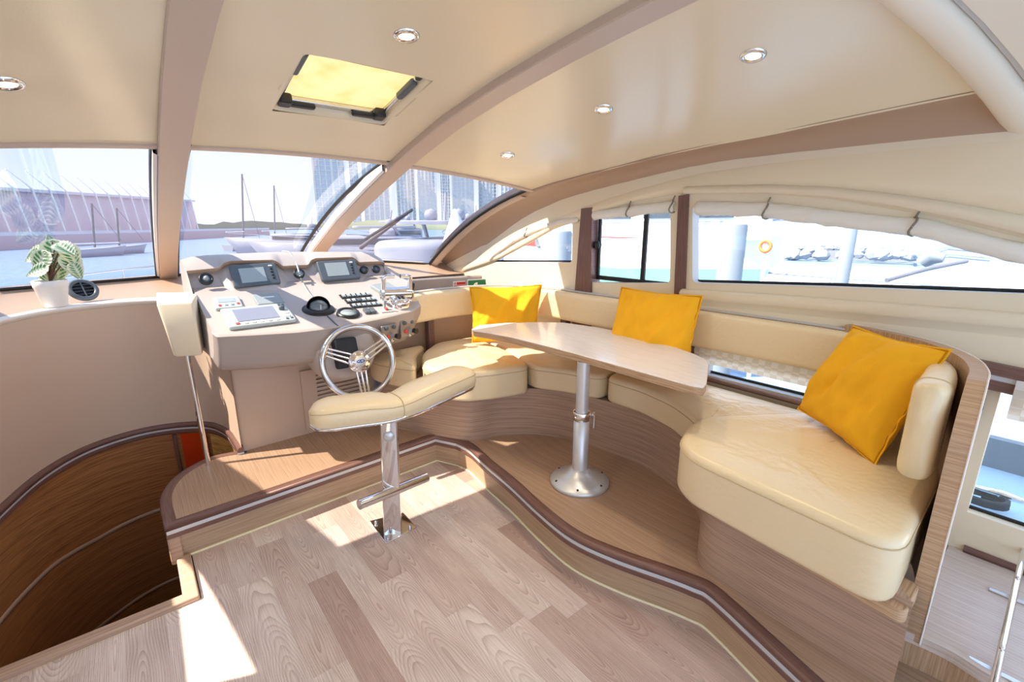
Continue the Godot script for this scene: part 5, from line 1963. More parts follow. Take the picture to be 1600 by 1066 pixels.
# ------------------------------------------------------------------ aft end: bulkhead, shelf, rail, header
func build_aft():
	var bh := thing("wooden_bulkhead", "rounded oak end panel behind the settee at the aft end", "bulkhead", Vector3(1.68, 0.28, -0.13), "", "structure")
	# a curved board: up at its inboard end, then round behind the backrest
	var c := curve([Vector2(1.662, -0.129), Vector2(1.8, -0.138), Vector2(1.95, -0.152), Vector2(2.1, -0.195), Vector2(2.25, -0.29), Vector2(2.36, -0.44), Vector2(2.415, -0.62)], 8)
	var face_in := inset_open(c, -0.021)
	var face_out := inset_open(c, 0.021)
	var run := 0.0
	var tops := []
	for i in c.size():
		if i > 0: run += c[i].distance_to(c[i - 1])
		var r := 0.17
		tops.append(1.075 - r + sqrt(maxf(0.0, r * r - pow(maxf(0.0, r - run), 2.0))))
	var st := mb()
	for fc in [face_in, face_out]:
		var rows := []
		for k in 5:
			var row := []
			for i in c.size(): row.append(Vector3(fc[i].x, lerpf(0.28, tops[i], k / 4.0), fc[i].y))
			rows.append(row)
		grid(st, rows, false, 1 if fc == face_in else 2)
	part(bh, "panel", st, M.oak_bulkhead)
	st = mb()
	var ea := []
	var eb := []
	for k in 12:
		ea.append(Vector3(face_in[0].x, lerpf(0.28, tops[0], k / 12.0), face_in[0].y))
		eb.append(Vector3(face_out[0].x, lerpf(0.28, tops[0], k / 12.0), face_out[0].y))
	for i in c.size():
		ea.append(Vector3(face_in[i].x, tops[i], face_in[i].y))
		eb.append(Vector3(face_out[i].x, tops[i], face_out[i].y))
	grid(st, [ea, eb], false, 0)
	part(bh, "edge", st, M.oak_bulkhead)
	st = mb()
	tube(st, eb.map(func(q): return q + Vector3(0, 0.0, 0.001)), 0.0025, 6)
	part(bh, "pale_lipping", st, M.ledge_white)
	# low cabinet aft of it
	var cb := thing("low_cabinet", "low oak cabinet with a pale top beside the aft doorway", "cabinet", Vector3(1.7, 0, 0.3))
	var fr := curve([Vector2(1.665, -0.15), Vector2(1.68, -0.05), Vector2(1.66, 0.05), Vector2(1.63, 0.3), Vector2(1.63, 1.5)], 5)
	var cp: Array = fr + [Vector2(2.34, 1.5), Vector2(2.34, -0.14)]
	st = mb()
	grid(st, [lift(fr, 0.0), lift(fr, 0.3)])
	part(cb, "front", st, M.oak_bulkhead)
	st = mb()
	fill(st, cp, func(q): return Vector3(q.x, 0.281, q.y), -1)
	part(cb, "top", st, M.oak_shelf)
	st = mb()
	sweep(st, lift(fr, 0.29), [Vector2(0.008, -0.02), Vector2(0.008, 0.014), Vector2(-0.014, 0.014), Vector2(-0.014, -0.02)], false, -1)
	part(cb, "lipping", st, M.oak_shelf)
	st = mb()
	tube(st, [Vector3(2.325, 0.292, -0.1), Vector3(2.325, 0.292, 1.4)], 0.014, 8)
	part(cb, "bead", st, M.wenge)
	# chrome rail on two stands
	var rl := thing("chrome_rail", "chrome guard rail on two stands on the cabinet top", "rail", Vector3(1.9, 0.281, 0.1))
	var pa := on_y(1590, 905, 0.36)
	var pb := on_y(1565, 1015, 0.36)
	var d := (pb - pa).normalized()
	st = mb()
	tube(st, [pa - d * 0.4, pb + d * 0.5], 0.009, 12)
	part(rl, "bar", st, M.chrome)
	for sp in [pa, pb]:
		st = mb()
		XF = frame(Vector3(sp.x, 0.281, sp.z), Vector3(d.x, 0, d.z), Vector3.UP)
		rbox(st, Vector3(0, 0.045, 0), Vector3(0.03, 0.1, 0.012), 0.004)
		part(rl, "stand", st, M.chrome)
		for s in [-1, 1]:
			st = mb()
			rbox(st, Vector3(0, 0.003, s * 0.03), Vector3(0.02, 0.006, 0.05), 0.002)
			part(rl, "foot", st, M.steel)
		XF = Transform3D()
	# lower side wall behind the bulkhead with its window
	var lw := thing("window_13", "low hull window with a gathered check blind beside the oak bulkhead", "window", Vector3(2.45, 0.3, 0.2), "", "structure")
	var wp := Vector3(2.33, 0.28, 0)
	var wn := Vector3(-1, 0.2, 0).normalized()
	var w := func(x, y, o = 0.0): return on_plane(x, y, wp + wn * o, wn)
	var quad_px := [[1511, 800], [1700, 872], [1700, 640], [1556, 640]]
	var cc: Array = quad_px.map(func(q): return w.call(q[0], q[1]))
	# frame: four strips around the opening
	var lo := Vector3(2.33, 0.27, -0.178)
	var z0: float = cc[0].z
	var z1 := 1.2
	var at := func(y, z): return Vector3(2.33 + (y - 0.28) * 0.2, y, z)
	var y0: float = cc[0].y
	var y1 := 0.93
	st = mb()
	for s in [[0.2, y0, -0.178, 1.55], [y0, y1, -0.178, z0], [y0, y1, z1, 1.55], [y1, 1.12, -0.178, 1.55]]:
		quad(st, at.call(s[0], s[2]), at.call(s[0], s[3]), at.call(s[1], s[3]), at.call(s[1], s[2]))
	part(lw, "surround", st, M.cream_wall)
	st = mb()
	var out2 := Vector3(0.06, 0, 0)
	quad(st, at.call(y0, z0) + out2, at.call(y0, z1) + out2, at.call(y1, z1) + out2, at.call(y1, z0) + out2)
	part(lw, "pane", st, M.clear_glass)
	st = mb()
	quad(st, at.call(y0, z0), at.call(y0, z1), at.call(y0, z1) + out2, at.call(y0, z0) + out2)
	quad(st, at.call(y0, z0), at.call(y1, z0), at.call(y1, z0) + out2, at.call(y0, z0) + out2)
	part(lw, "reveal", st, M.cream_wall)
	st = mb()
	tube(st, [at.call(y0 + 0.006, z0) + out2 * 0.7, at.call(y0 + 0.006, z1) + out2 * 0.7], 0.007, 6)
	part(lw, "gasket", st, M.gasket)
	# dark rail along the wall and a dark post
	var dr := thing("trim_16", "dark wood rail with a pale stripe above the low hull window", "rail", Vector3(2.4, 0.95, 0.2), "", "structure")
	var ra := [on_wall(1485, 551, 0.03), on_wall(1600, 575, 0.03)]
	var rd: Vector3 = (ra[1] - ra[0]).normalized()
	ra = [ra[0] - rd * 0.02, ra[1] + rd * 1.2]
	st = mb()
	sweep(st, ra, [Vector2(0.0, 0.0), Vector2(0.03, 0.0), Vector2(0.036, -0.01), Vector2(0.036, -0.042), Vector2(0.0, -0.042)], false, -1)
	part(dr, "upper_board", st, M.wenge)
	st = mb()
	sweep(st, ra, [Vector2(0.0, -0.042), Vector2(0.028, -0.042), Vector2(0.028, -0.062), Vector2(0.0, -0.062)], false, -1)
	part(dr, "inlay_strip", st, M.inlay)
	st = mb()
	sweep(st, ra, [Vector2(0.0, -0.062), Vector2(0.034, -0.062), Vector2(0.034, -0.1), Vector2(0.0, -0.1)], false, -1)
	part(dr, "lower_board", st, M.wenge)
	st = mb()
	quad(st, w.call(1521, 592, 0.02), w.call(1547, 592, 0.02), w.call(1536, 640, 0.02), w.call(1505, 700, 0.02))
	part(dr, "post", st, M.wenge)
	# padded white header across the aft end of the ceiling
	var hd := thing("trim_17", "padded white header across the aft doorway below the ceiling", "header", Vector3(0.8, 2.0, -0.3), "", "structure")
	var p1 := on_roof(1388, 2)
	var p2 := on_x(1528, 138, 2.25)
	st = mb()
	var line := []
	for i in 16:
		var x := lerpf(-0.9, 2.5, i / 15.0)
		var z := lerpf(p1.z, p2.z, (x - p1.x) / (p2.x - p1.x))
		line.append(Vector3(x, minf(roof_y(x, z), roof_y(2.25, z) + 0.12) if false else roof_y(x, z), z))
	sweep(st, line, [Vector2(0.0, 0.02), Vector2(0.01, -0.025), Vector2(0.035, -0.05), Vector2(0.07, -0.06), Vector2(0.11, -0.055), Vector2(0.13, -0.04), Vector2(0.135, 0.02)])
	part(hd, "bolster", st, M.white_vinyl)
	st = mb()
	sweep(st, line, [Vector2(0.137, -0.04), Vector2(0.155, -0.04), Vector2(0.155, 0.02), Vector2(0.137, 0.02)], false, -1)
	part(hd, "track", st, M.inlay)
	st = mb()
	sweep(st, line, [Vector2(0.157, -0.05), Vector2(0.4, -0.05), Vector2(0.4, 0.02), Vector2(0.157, 0.02)], false, -1)
	part(hd, "door_head", st, M.white_vinyl)

# ------------------------------------------------------------------ plant
func leaf_mesh(len_: float, wid: float, droop: float, seed_: int) -> ArrayMesh:
	var st := SurfaceTool.new()
	st.begin(Mesh.PRIMITIVE_TRIANGLES)
	st.set_smooth_group(0)
	var rng := RandomNumberGenerator.new()
	rng.seed = seed_
	var N := 28
	var K := 16
	var pts := []
	var cols := []
	for i in N + 1:
		var v := float(i) / N
		var w := wid * pow(sin(PI * pow(v, 0.62)), 0.8) * (1.0 if v > 0.02 else 0.3)
		var row := []
		var cr := []
		for j in K + 1:
			var u := float(j) / K * 2 - 1
			row.append(Vector3(u * w, absf(u) * 0.22 * w - droop * v * v * len_ + 0.003 * sin(v * 46 + absf(u) * 3.0), v * len_ - absf(u) * absf(u) * len_ * 0.06))
			# green bars between pale ribs that slant to the edge
			var ph := fposmod((v + absf(u) * 0.22) * 7.0, 1.0)
			var bar := smoothstep(0.22, 0.34, ph) * (1 - smoothstep(0.76, 0.9, ph)) * smoothstep(0.1, 0.16, absf(u)) * (1 - smoothstep(0.62, 0.8, absf(u)))
			cr.append(Color(0.88, 0.9, 0.68).lerp(Color(0.05, 0.25, 0.05), bar))
		pts.append(row)
		cols.append(cr)
	for i in N:
		for j in K:
			for q in [[i, j], [i, j + 1], [i + 1, j + 1], [i, j], [i + 1, j + 1], [i + 1, j]]:
				st.set_color(cols[q[0]][q[1]])
				st.add_vertex(pts[q[0]][q[1]])
	st.generate_normals()
	var m := st.commit()
	m.surface_set_material(0, M.leaf)
	return m
func build_plant():
	var base := on_y(87, 479, 1.055)
	var t := thing("potted_plant", "small potted plant with green and white striped leaves on the ledge", "plant", base)
	var st := mb()
	lathe(st, [Vector2(0, 0), Vector2(0.062, 0), Vector2(0.068, 0.006), Vector2(0.088, 0.12), Vector2(0.092, 0.125), Vector2(0.094, 0.16), Vector2(0.09, 0.165), Vector2(0.082, 0.16), Vector2(0.078, 0.13)].map(func(q): return q * Vector2(0.8, 0.9)), 32)
	part(t, "pot", st, M.pot_white, "", true)
	st = mb()
	lathe(st, [Vector2(0, 0.125), Vector2(0.062, 0.12)], 20)
	part(t, "soil", st, M.soil, "", true)
	var d := base.distance_to(EYE)
	# leaf tips: pixel of the leaf's middle, its length in pixels, direction it points to in the picture
	var leaves := [[86, 399, 36, 95], [104, 389, 28, 30], [113, 401, 30, 65], [62, 412, 32, 125], [50, 400, 28, 160], [90, 425, 36, 100], [114, 417, 32, 75], [55, 424, 26, 165], [73, 437, 32, 115], [121, 424, 22, 70], [70, 386, 26, 205], [79, 376, 18, 260]]
	var rng := RandomNumberGenerator.new()
	rng.seed = 5
	var right := rt
	var up2 := Vector3.UP
	var toward := (EYE - base).normalized()
	var knot := base + Vector3(0, 0.16, 0)
	for i in leaves.size():
		var q = leaves[i]
		var depth := rng.randf_range(-0.06, 0.1)
		var c := EYE + ray(q[0], q[1]).normalized() * (ray(q[0], q[1]).normalized().dot(base - EYE) - depth)
		var L: float = q[2] / F * d * 0.88
		var a := deg_to_rad(q[3])
		var dir := (right * cos(a) - up2 * sin(a) + toward * rng.randf_range(-0.15, 0.35)).normalized()
		var nrm := (toward + up2 * 0.7 + right * rng.randf_range(-0.3, 0.3)).normalized()
		var o := MeshInstance3D.new()
		o.mesh = leaf_mesh(L, L * 0.36, 0.18, i)
		o.name = "leaf"
		t.add_child(o, true)
		var x := nrm.cross(dir).normalized()
		o.transform = Transform3D(Basis(x, dir.cross(x).normalized(), dir), c - dir * L * 0.5 - base)
		if o.transform.basis.y.dot(toward) < 0:
			o.transform.basis = Basis(-x, -dir.cross(x).normalized(), dir)
		st = mb()
		var root := c - dir * L * 0.48
		tube(st, curve([knot + Vector3(0, -0.03, 0), knot.lerp(root, 0.5) + Vector3(0, 0.02, 0), root], 4), 0.0035, 6)
		part(t, "stem", st, M.stem)

# ------------------------------------------------------------------ blinds
func rolled(line: Array, r: float, seed_: int) -> SurfaceTool:
	var n := FastNoiseLite.new()
	n.seed = seed_
	n.frequency = 6.0
	n.fractal_octaves = 3
	var st := mb()
	var rows := []
	var m := line.size()
	for i in m:
		var a: Vector3 = (line[mini(i + 1, m - 1)] - line[maxi(i - 1, 0)]).normalized()
		var sd := Vector3(-a.z, 0, a.x).normalized()
		var f := float(i) / (m - 1)
		var row := []
		for k in 14:
			var b := TAU * k / 14
			var rr := r * (1.0 + 0.35 * n.get_noise_3d(line[i].z * 1.2, cos(b) * 0.35, sin(b) * 0.35)) * (1.0 if i > 0 and i < m - 1 else 0.55)
			row.append(line[i] + (sd * cos(b) * 0.7 + Vector3.UP * sin(b)) * rr)
		rows.append(row)
	grid(st, rows, true)
	return st
func build_blinds():
	var defs := [
		["rolled up pale cloth blind over the pointed side window", [[904, 344], [880, 346], [855, 353], [830, 362], [806, 374], [784, 389], [772, 399], [766, 406]], 0.019, [[822, 366]]],
		["rolled up pale cloth blind over the sliding window", [[926, 337], [950, 334], [980, 331], [1010, 327], [1040, 324], [1053, 323]], 0.03, [[983, 330], [1051, 323]]],
		["long rolled up pale cloth blind over the long window", [[1086, 326], [1120, 326], [1160, 327], [1200, 329], [1250, 335], [1300, 341], [1350, 347], [1400, 352], [1430, 355], [1470, 364], [1520, 378], [1560, 388], [1600, 397], [1700, 425]], 0.034, [[1198, 330], [1428, 354]]],
	]
	for q in defs:
		var line := curve(q[1].map(func(p): return on_wall(p[0], p[1], 0.045)), 6)
		var t := thing("rolled_blind", q[0], "blind", line[line.size() / 2], "rolled blinds over the side windows")
		part(t, "cloth_roll", rolled(line, q[2], 3 + int(q[1][0][0])), M.blind_cloth)
		for c in q[3]:
			var p := on_wall(c[0], c[1], 0.045)
			var st := mb()
			var loop := []
			for k in 13:
				var b := TAU * k / 12
				loop.append(p + Vector3(-cos(b) * q[2] * 0.82, sin(b) * q[2] * 1.08, 0.01 * sin(b * 2)))
			tube(st, loop, 0.0045, 6, false)
			tube(st, [p + Vector3(-0.005, q[2], 0), p + Vector3(0.0, q[2] + 0.03, 0.01)], 0.004, 6)
			part(t, "tie_cord", st, M.cord)
	# check blinds, gathered in flat folds
	for q in [["gathered check blind behind the settee backrest", Vector3(2.39, 0.775, -1.3), Vector3(2.40, 0.775, -0.3), 0.11], ["gathered check blind at the top of the low hull window", Vector3(2.40, 0.83, -0.085), Vector3(2.40, 0.83, 1.15), 0.1]]:
		var t := thing("check_blind", q[0], "blind", q[1], "gathered check blinds")
		for k in 3:
			var st := mb()
			var rows := [[], [], []]
			for i in 25:
				var f := i / 24.0
				var p: Vector3 = q[1].lerp(q[2], f)
				var wv := 0.006 * sin(f * 30.0 + k)
				rows[0].append(p + Vector3(0.0, q[3] * (k + 1) / 3.0 + 0.03, 0))
				rows[1].append(p + Vector3(-0.012 - wv - 0.004 * (3 - k), q[3] * (k + 0.4) / 3.0, 0))
				rows[2].append(p + Vector3(-0.004 - 0.004 * (3 - k), q[3] * k / 3.0 - 0.012, 0))
			grid(st, rows)
			part(t, "fold", st, M.check_cloth)

# ------------------------------------------------------------------ ceiling lamps
func build_lamps():
	var where := [["recessed ceiling downlight above the stairs", 10, 130], ["recessed ceiling downlight beside the deck hatch", 635, 55], ["recessed ceiling downlight closest to the white aft header", 1177, 86], ["recessed ceiling downlight midway over the table", 943, 170], ["recessed ceiling downlight next to the windscreen pane with the wiper", 793, 242]]
	for q in where:
		var p := on_roof(q[1], q[2])
		var dx := Vector3(0.1, roof_y(p.x + 0.05, p.z) - roof_y(p.x - 0.05, p.z), 0).normalized()
		var dz := Vector3(0, roof_y(p.x, p.z + 0.05) - roof_y(p.x, p.z - 0.05), 0.1).normalized()
		var t := thing("ceiling_downlight", q[0], "ceiling light", p, "recessed ceiling lights")
		var nd := dx.cross(dz)
		if nd.y > 0: nd = -nd
		XF = frame(p, dx, nd)
		var st := mb()
		lathe(st, [Vector2(0.024, 0.004), Vector2(0.028, 0.008), Vector2(0.036, 0.008), Vector2(0.041, 0.003), Vector2(0.042, -0.004)], 32)
		part(t, "bezel", st, M.chrome)
		st = mb()
		lathe(st, [Vector2(0, 0.004), Vector2(0.02, 0.0045), Vector2(0.025, 0.003), Vector2(0.026, -0.003)], 24)
		part(t, "lamp_lens", st, M.lamp_glow)
		XF = Transform3D()
		var l := SpotLight3D.new()
		l.name = "lamp"
		t.add_child(l, true)
		l.transform = frame(nd * 0.02, dx, -nd) * Transform3D(Basis(Vector3.RIGHT, -PI / 2), Vector3.ZERO)
		l.light_color = Color("ffedcf")
		l.light_energy = 0.25
		l.light_size = 0.025
		l.spot_angle = 60
		l.spot_range = 6
		l.spot_attenuation = 2
		l.shadow_enabled = true

# ------------------------------------------------------------------ outside: harbour
func hull(st: SurfaceTool, o: Vector3, dir: Vector3, L: float, B: float, H: float, rake := 0.12):   # a boat's hull, bow towards dir
	var sd := Vector3(-dir.z, 0, dir.x)
	var rows := []
	for i in 13:
		var f := i / 12.0
		var w := B / 2 * (1.0 if f < 0.5 else sqrt(maxf(0.0, 1 - pow((f - 0.5) / 0.5, 2.2)))) + 0.01
		var top := H * (1 + 0.35 * f * f)
		var c := o + dir * (f - 0.5) * L
		var fwd := dir * rake * L * f * f
		rows.append([c + sd * w + Vector3(0, top, 0) + fwd, c + sd * w * 0.86 + Vector3(0, top * 0.4, 0) + fwd * 0.4, c + sd * w * 0.55 - Vector3(0, 0.3, 0), c - sd * w * 0.55 - Vector3(0, 0.3, 0), c - sd * w * 0.86 + Vector3(0, top * 0.4, 0) + fwd * 0.4, c - sd * w + Vector3(0, top, 0) + fwd])
	grid(st, rows, true)
	for j in 6:
		tri(st, o - dir * 0.5 * L + Vector3(0, H * 0.5, 0), rows[0][j], rows[0][(j + 1) % 6], Vector2.ZERO, Vector2.ZERO, Vector2.ZERO, 3)
func obox(st: SurfaceTool, o: Vector3, dir: Vector3, s: Vector3, r := 0.1):   # box standing on o, long side along dir
	var old := XF
	XF = frame(o, dir, Vector3.UP)
	extrude(st, round_poly(rect(s.x, s.z), r, 3), 0, s.y, minf(r, s.y * 0.3))
	XF = old
func motor_yacht(called, label, o: Vector3, dir: Vector3, L: float, group = "") -> Node3D:
	var t := thing(called, label, "boat", o, group)
	var k := L / 16.0
	var st := mb()
	hull(st, o, dir, L, 4.6 * k, 2.0 * k)
	part(t, "hull", st, M.boat_shade_grey)
	st = mb()
	obox(st, o + Vector3(0, 1.9 * k, 0) - dir * 1.5 * k, dir, Vector3(9 * k, 1.3 * k, 3.6 * k), 1.2 * k)
	part(t, "deck_house", st, M.boat_shade_grey)
	st = mb()
	obox(st, o + Vector3(0, 2.35 * k, 0) - dir * 1.4 * k, dir, Vector3(8.6 * k, 0.6 * k, 3.7 * k), 1.2 * k)
	part(t, "window_band", st, M.boat_glass)
	st = mb()
	obox(st, o + Vector3(0, 3.9 * k, 0) - dir * 2.5 * k, dir, Vector3(6 * k, 0.2 * k, 3.4 * k), 0.8 * k)
	part(t, "hard_top", st, M.boat_shade_grey)
	for s in [-1, 1]:
		for w in [0.02, 0.2]:
			st = mb()
			var old := XF
			XF = frame(o + dir * w * L + Vector3(-dir.z, 0, dir.x) * s * (2.3 if w < 0.1 else 1.95) * k * 0.95 + Vector3(0, 1.25 * k, 0), dir, Vector3.UP)
			rbox(st, Vector3.ZERO, Vector3(1.7 * k, 0.55 * k, 0.3 * k), 0.12 * k)
			XF = old
			part(t, "hull_window", st, M.boat_glass)
	for s in [-1, 1]:
		st = mb()
		var sd: Vector3 = Vector3(-dir.z, 0, dir.x) * 1.4 * k * s
		tube(st, [o + sd - dir * 4.0 * k + Vector3(0, 3.1 * k, 0), o + sd - dir * 3.4 * k + Vector3(0, 3.95 * k, 0)], 0.12 * k, 8)
		part(t, "top_support", st, M.boat_shade_grey)
	st = mb()
	tube(st, [o - dir * 3 * k + Vector3(0, 4.0 * k, 0), o - dir * 3.3 * k + Vector3(0, 5.6 * k, 0)], 0.08 * k, 8)
	part(t, "mast", st, M.boat_shade_grey)
	for z in [-1, 1]:
		st = mb()
		var old := XF
		XF = Transform3D(Basis(), o - dir * 3.0 * k + Vector3(-dir.z, 0, dir.x) * z * 0.8 * k + Vector3(0, 4.1 * k, 0))
		lathe(st, [Vector2(0.02, 0), Vector2(0.3, 0.05), Vector2(0.38, 0.3), Vector2(0.3, 0.55), Vector2(0.0, 0.66)].map(func(q): return q * k), 16)
		XF = old
		part(t, "radar_dome", st, M.boat_shade_grey)
	st = mb()
	var rail := []
	var sd2 := Vector3(-dir.z, 0, dir.x)
	for i in 9:
		var f := i / 8.0
		rail.append(o + dir * (0.1 + 0.48 * f) * L + sd2 * (1 - f * f) * 1.9 * k + Vector3(0, (2.7 + 0.6 * f) * k, 0))
	tube(st, rail, 0.04 * k, 6)
	part(t, "bow_rail", st, M.steel)
	return t
func tower(label: String, x0: float, x1: float, y_top: float, dist: float, style: int):
	var a := far(x0, 352, dist)
	var b := far(x1, 352, dist)
	var o := (a + b) / 2
	o.y = 0
	var w := Vector2(b.x - a.x, b.z - a.z).length()
	var h := far((x0 + x1) / 2, y_top, dist).y
	var dir := Vector3(b.x - a.x, 0, b.z - a.z).normalized()
	var t := thing("apartment_tower", label, "tower", o, "apartment towers beyond the harbour")
	var st := mb()
	obox(st, o, dir, Vector3(w * 0.96, h, w * 0.7), w * 0.05)
	part(t, "core", st, M.tower_glass)
	var nf := 6
	for i in nf:
		st = mb()
		var x := lerpf(-0.46, 0.46, float(i) / (nf - 1)) * w
		obox(st, o + dir * x, dir, Vector3(w * (0.035 if (i + style) % 3 else 0.075), h * (1.0 + 0.015 * ((i + style) % 2)), w * 0.78), w * 0.01)
		part(t, "pier", st, M.tower_fin)
	st = mb()
	var floors := int(h / 4.2)
	for i in floors:
		var old := XF
		XF = frame(o + Vector3(0, (i + 0.5) * 4.2, 0), dir, Vector3.UP)
		box(st, Vector3.ZERO, Vector3(w * 0.97, 0.9, w * 0.74))
		XF = old
	part(t, "floor_slabs", st, M.tower_wall, "stuff")
	st = mb()
	obox(st, o + Vector3(0, h, 0), dir, Vector3(w * 0.5, h * 0.04, w * 0.4), w * 0.02)
	part(t, "roof_house", st, M.tower_wall)
func pole_at(x, y0, y1, dist) -> Array:
	return [far(x, y0, dist), far(x, y1, dist)]
func build_outside():
	var st := mb()
	var R := 2500.0
	var rows := []
	for r in [3.0, 12.0, 60.0, 300.0, R]:
		var row := []
		for k in 48:
			row.append(Vector3(cos(TAU * k / 48) * r + 0.8, WATER, sin(TAU * k / 48) * r - 1.5))
		rows.append(row)
	grid(st, rows, true)
	fill(st, ring(3.0, 48).map(func(q): return q + Vector2(0.8, -1.5)), func(q): return Vector3(q.x, WATER, q.y), 0)
	single("harbour_water", st, M.water, "calm blue grey harbour water outside all the windows", "water", "", "stuff")
	# long shed with slanted white pylons
	var A := far(-260, 352, 95.0)
	var B := far(306, 352, 165.0)
	A.y = 0
	B.y = 0
	var d := (B - A).normalized()
	var nrm := Vector3(-d.z, 0, d.x)
	if nrm.dot(-A) < 0: nrm = -nrm
	var t := thing("harbour_shed", "long lilac harbour shed with slanted white pylons across the water", "building", (A + B) / 2)
	var hA := 6.9
	var hB := 8.3
	st = mb()
	var back := -nrm * 30
	quad(st, A, B, B + Vector3(0, hB, 0), A + Vector3(0, hA, 0))
	quad(st, B, B + back, B + back + Vector3(0, hB, 0), B + Vector3(0, hB, 0))
	part(t, "wall", st, M.shed_wall)
	st = mb()
	quad(st, A + Vector3(0, hA, 0) + nrm * 0.8, B + Vector3(0, hB, 0) + nrm * 0.8, B + back + Vector3(0, hB + 1, 0), A + back + Vector3(0, hA + 1, 0))
	quad(st, A + Vector3(0, hA, 0) + nrm * 0.8, B + Vector3(0, hB, 0) + nrm * 0.8, B + Vector3(0, hB - 0.5, 0) + nrm * 0.8, A + Vector3(0, hA - 0.5, 0) + nrm * 0.8)
	part(t, "roof", st, M.shed_roof)
	for i in 22:
		var f := (i + 0.3) / 22.0
		var p := A.lerp(B, f)
		var h := lerpf(hA, hB, f)
		st = mb()
		tube(st, [p + nrm * 1.2 + d * 1.0, p + nrm * 0.9 + Vector3(0, h, 0), p + nrm * 0.4 - d * 3.6 + Vector3(0, h + 2.8, 0)], [0.22, 0.18, 0.07], 6)
		part(t, "pylon", st, M.boat_white)
	# stone quay
	var q := thing("stone_quay", "low pinkish stone quay in front of the harbour shed", "quay", far(200, 360, 120))
	st = mb()
	var qa := far(-300, 352, 82.0)
	var qb := far(420, 352, 190.0)
	var qd := (qb - qa)
	qd.y = 0
	for y in [[WATER - 0.2, 0.0]]:
		qa.y = y[0]
		qb.y = y[0]
		quad(st, qa, qb, qb + Vector3(0, y[1] - y[0], 0), qa + Vector3(0, y[1] - y[0], 0))
		quad(st, qa + Vector3(0, y[1] - y[0], 0), qb + Vector3(0, y[1] - y[0], 0), qb + Vector3(0, y[1] - y[0], 0) - nrm * 60, qa + Vector3(0, y[1] - y[0], 0) - nrm * 60)
	part(q, "quay_wall", st, M.quay_stone)
	st = mb()
	qa.y = 0.0
	qb.y = 0.0
	quad(st, qa, qb, qb + Vector3(0, 0.5, 0), qa + Vector3(0, 0.5, 0))
	part(q, "kerb", st, M.shed_roof)
	# far shore behind everything
	var fs := thing("far_shore", "low distant tree line and land across the harbour", "shore", far(600, 352, 380))
	st = mb()
	var rng := RandomNumberGenerator.new()
	rng.seed = 12
	var topline := []
	var botline := []
	for i in 160:
		var x := -400.0 + i * 15.0
		var p := far(clampf(x, -400, 1950), 352, 330.0 + 60 * sin(i * 0.13))
		topline.append(Vector3(p.x, 2.2 + 1.5 * rng.randf() + (1.5 if x > 560 else 0.0) + 1.0 * sin(i * 0.5), p.z))
		botline.append(Vector3(p.x, WATER, p.z))
	var backline := topline.map(func(p): return Vector3(p.x * 1.2, p.y * 0.5, p.z * 1.2))
	grid(st, [botline, topline, backline])
	part(fs, "tree_line", st, M.tree_green)
	# towers
	var tw := [[496, 546, 120, 520], [552, 566, 170, 640], [570, 612, 90, 560], [622, 652, 150, 600], [655, 684, 100, 540], [690, 705, 190, 700], [708, 742, 130, 560], [748, 778, 215, 620], [782, 812, 150, 520]]
	var names := ["pale high apartment tower standing nearest the sailing masts", "slim apartment tower second from the sailing masts", "apartment tower third from the sailing masts, partly behind the windscreen beam", "apartment tower fourth from the sailing masts, beyond the beam", "tall apartment tower fifth from the sailing masts", "slim apartment tower sixth from the sailing masts", "broad apartment tower seventh from the sailing masts", "lower apartment tower eighth from the sailing masts", "apartment tower next to the windscreen pillar by the settee"]
	for i in tw.size():
		tower(names[i], tw[i][0], tw[i][1], tw[i][2], tw[i][3], i)
	# sailing boats with bare masts
	for m in [[378, 272, 361, 75, "sailing boat with a tall bare mast beyond the helm console"], [428, 290, 361, 90, "sailing boat with a shorter bare mast beyond the helm console"], [143, 318, 362, 70, "small sailing boat moored before the shed"], [182, 325, 362, 74, "small sailing boat moored before the shed beside the windscreen beam"]]:
		var top := far(m[0], m[1], m[3])
		var bt := far(m[0], m[2], m[3])
		bt.y = WATER
		var sb := thing("sailing_boat", m[4], "boat", bt, "sailing boats with bare masts")
		st = mb()
		hull(st, bt, Vector3(0.8, 0, -0.6), 5.5, 1.8, 0.8)
		part(sb, "hull", st, M.boat_shade_grey)
		st = mb()
		tube(st, [bt + Vector3(0, 1, 0), top], 0.12, 6)
		part(sb, "mast", st, M.boat_dark)
		st = mb()
		tube(st, [bt.lerp(top, 0.25), bt.lerp(top, 0.25) - Vector3(0.8, 0, -0.6) * 3.0], 0.08, 6)
		part(sb, "boom", st, M.boat_white)
		st = mb()
		tube(st, [top, bt + Vector3(0.8, 0, -0.6) * 3.0 + Vector3(0, 1.6, 0)], 0.03, 4)
		part(sb, "stay", st, M.boat_dark)
	# pilot boat in the middle pane
	var po := far(455, 360, 62.0)
	po.y = WATER
	motor_yacht("work_boat", "white work boat moored beyond the helm console", po, Vector3(-0.86, 0, -0.5).normalized(), 12.0)
	# yachts in the right pane
	var y1 := far(668, 380, 21.0)
	y1.y = WATER
	motor_yacht("motor_yacht", "large white motor yacht moored close by behind the wiper", y1, Vector3(-0.75, 0, 0.66).normalized(), 14.0, "white motor yachts")
	for m in [[560, 40.0, -0.9, -0.4, 13.0, "white motor yacht beside the windscreen beam on the settee side"], [612, 58.0, -0.8, 0.6, 15.0, "white motor yacht far off beyond the wiper tip"], [735, 44.0, -0.7, 0.7, 15.0, "white motor yacht partly hidden by the windscreen pillar"]]:
		var o := far(m[0], 365, m[1])
		o.y = WATER
		motor_yacht("motor_yacht", m[5], o, Vector3(m[2], 0, m[3]).normalized(), m[4], "white motor yachts")
	# white cone shaped fender cover
	var cb := far(715, 384, 9.0)
	cb.y = far(715, 388, 9.0).y
	st = mb()
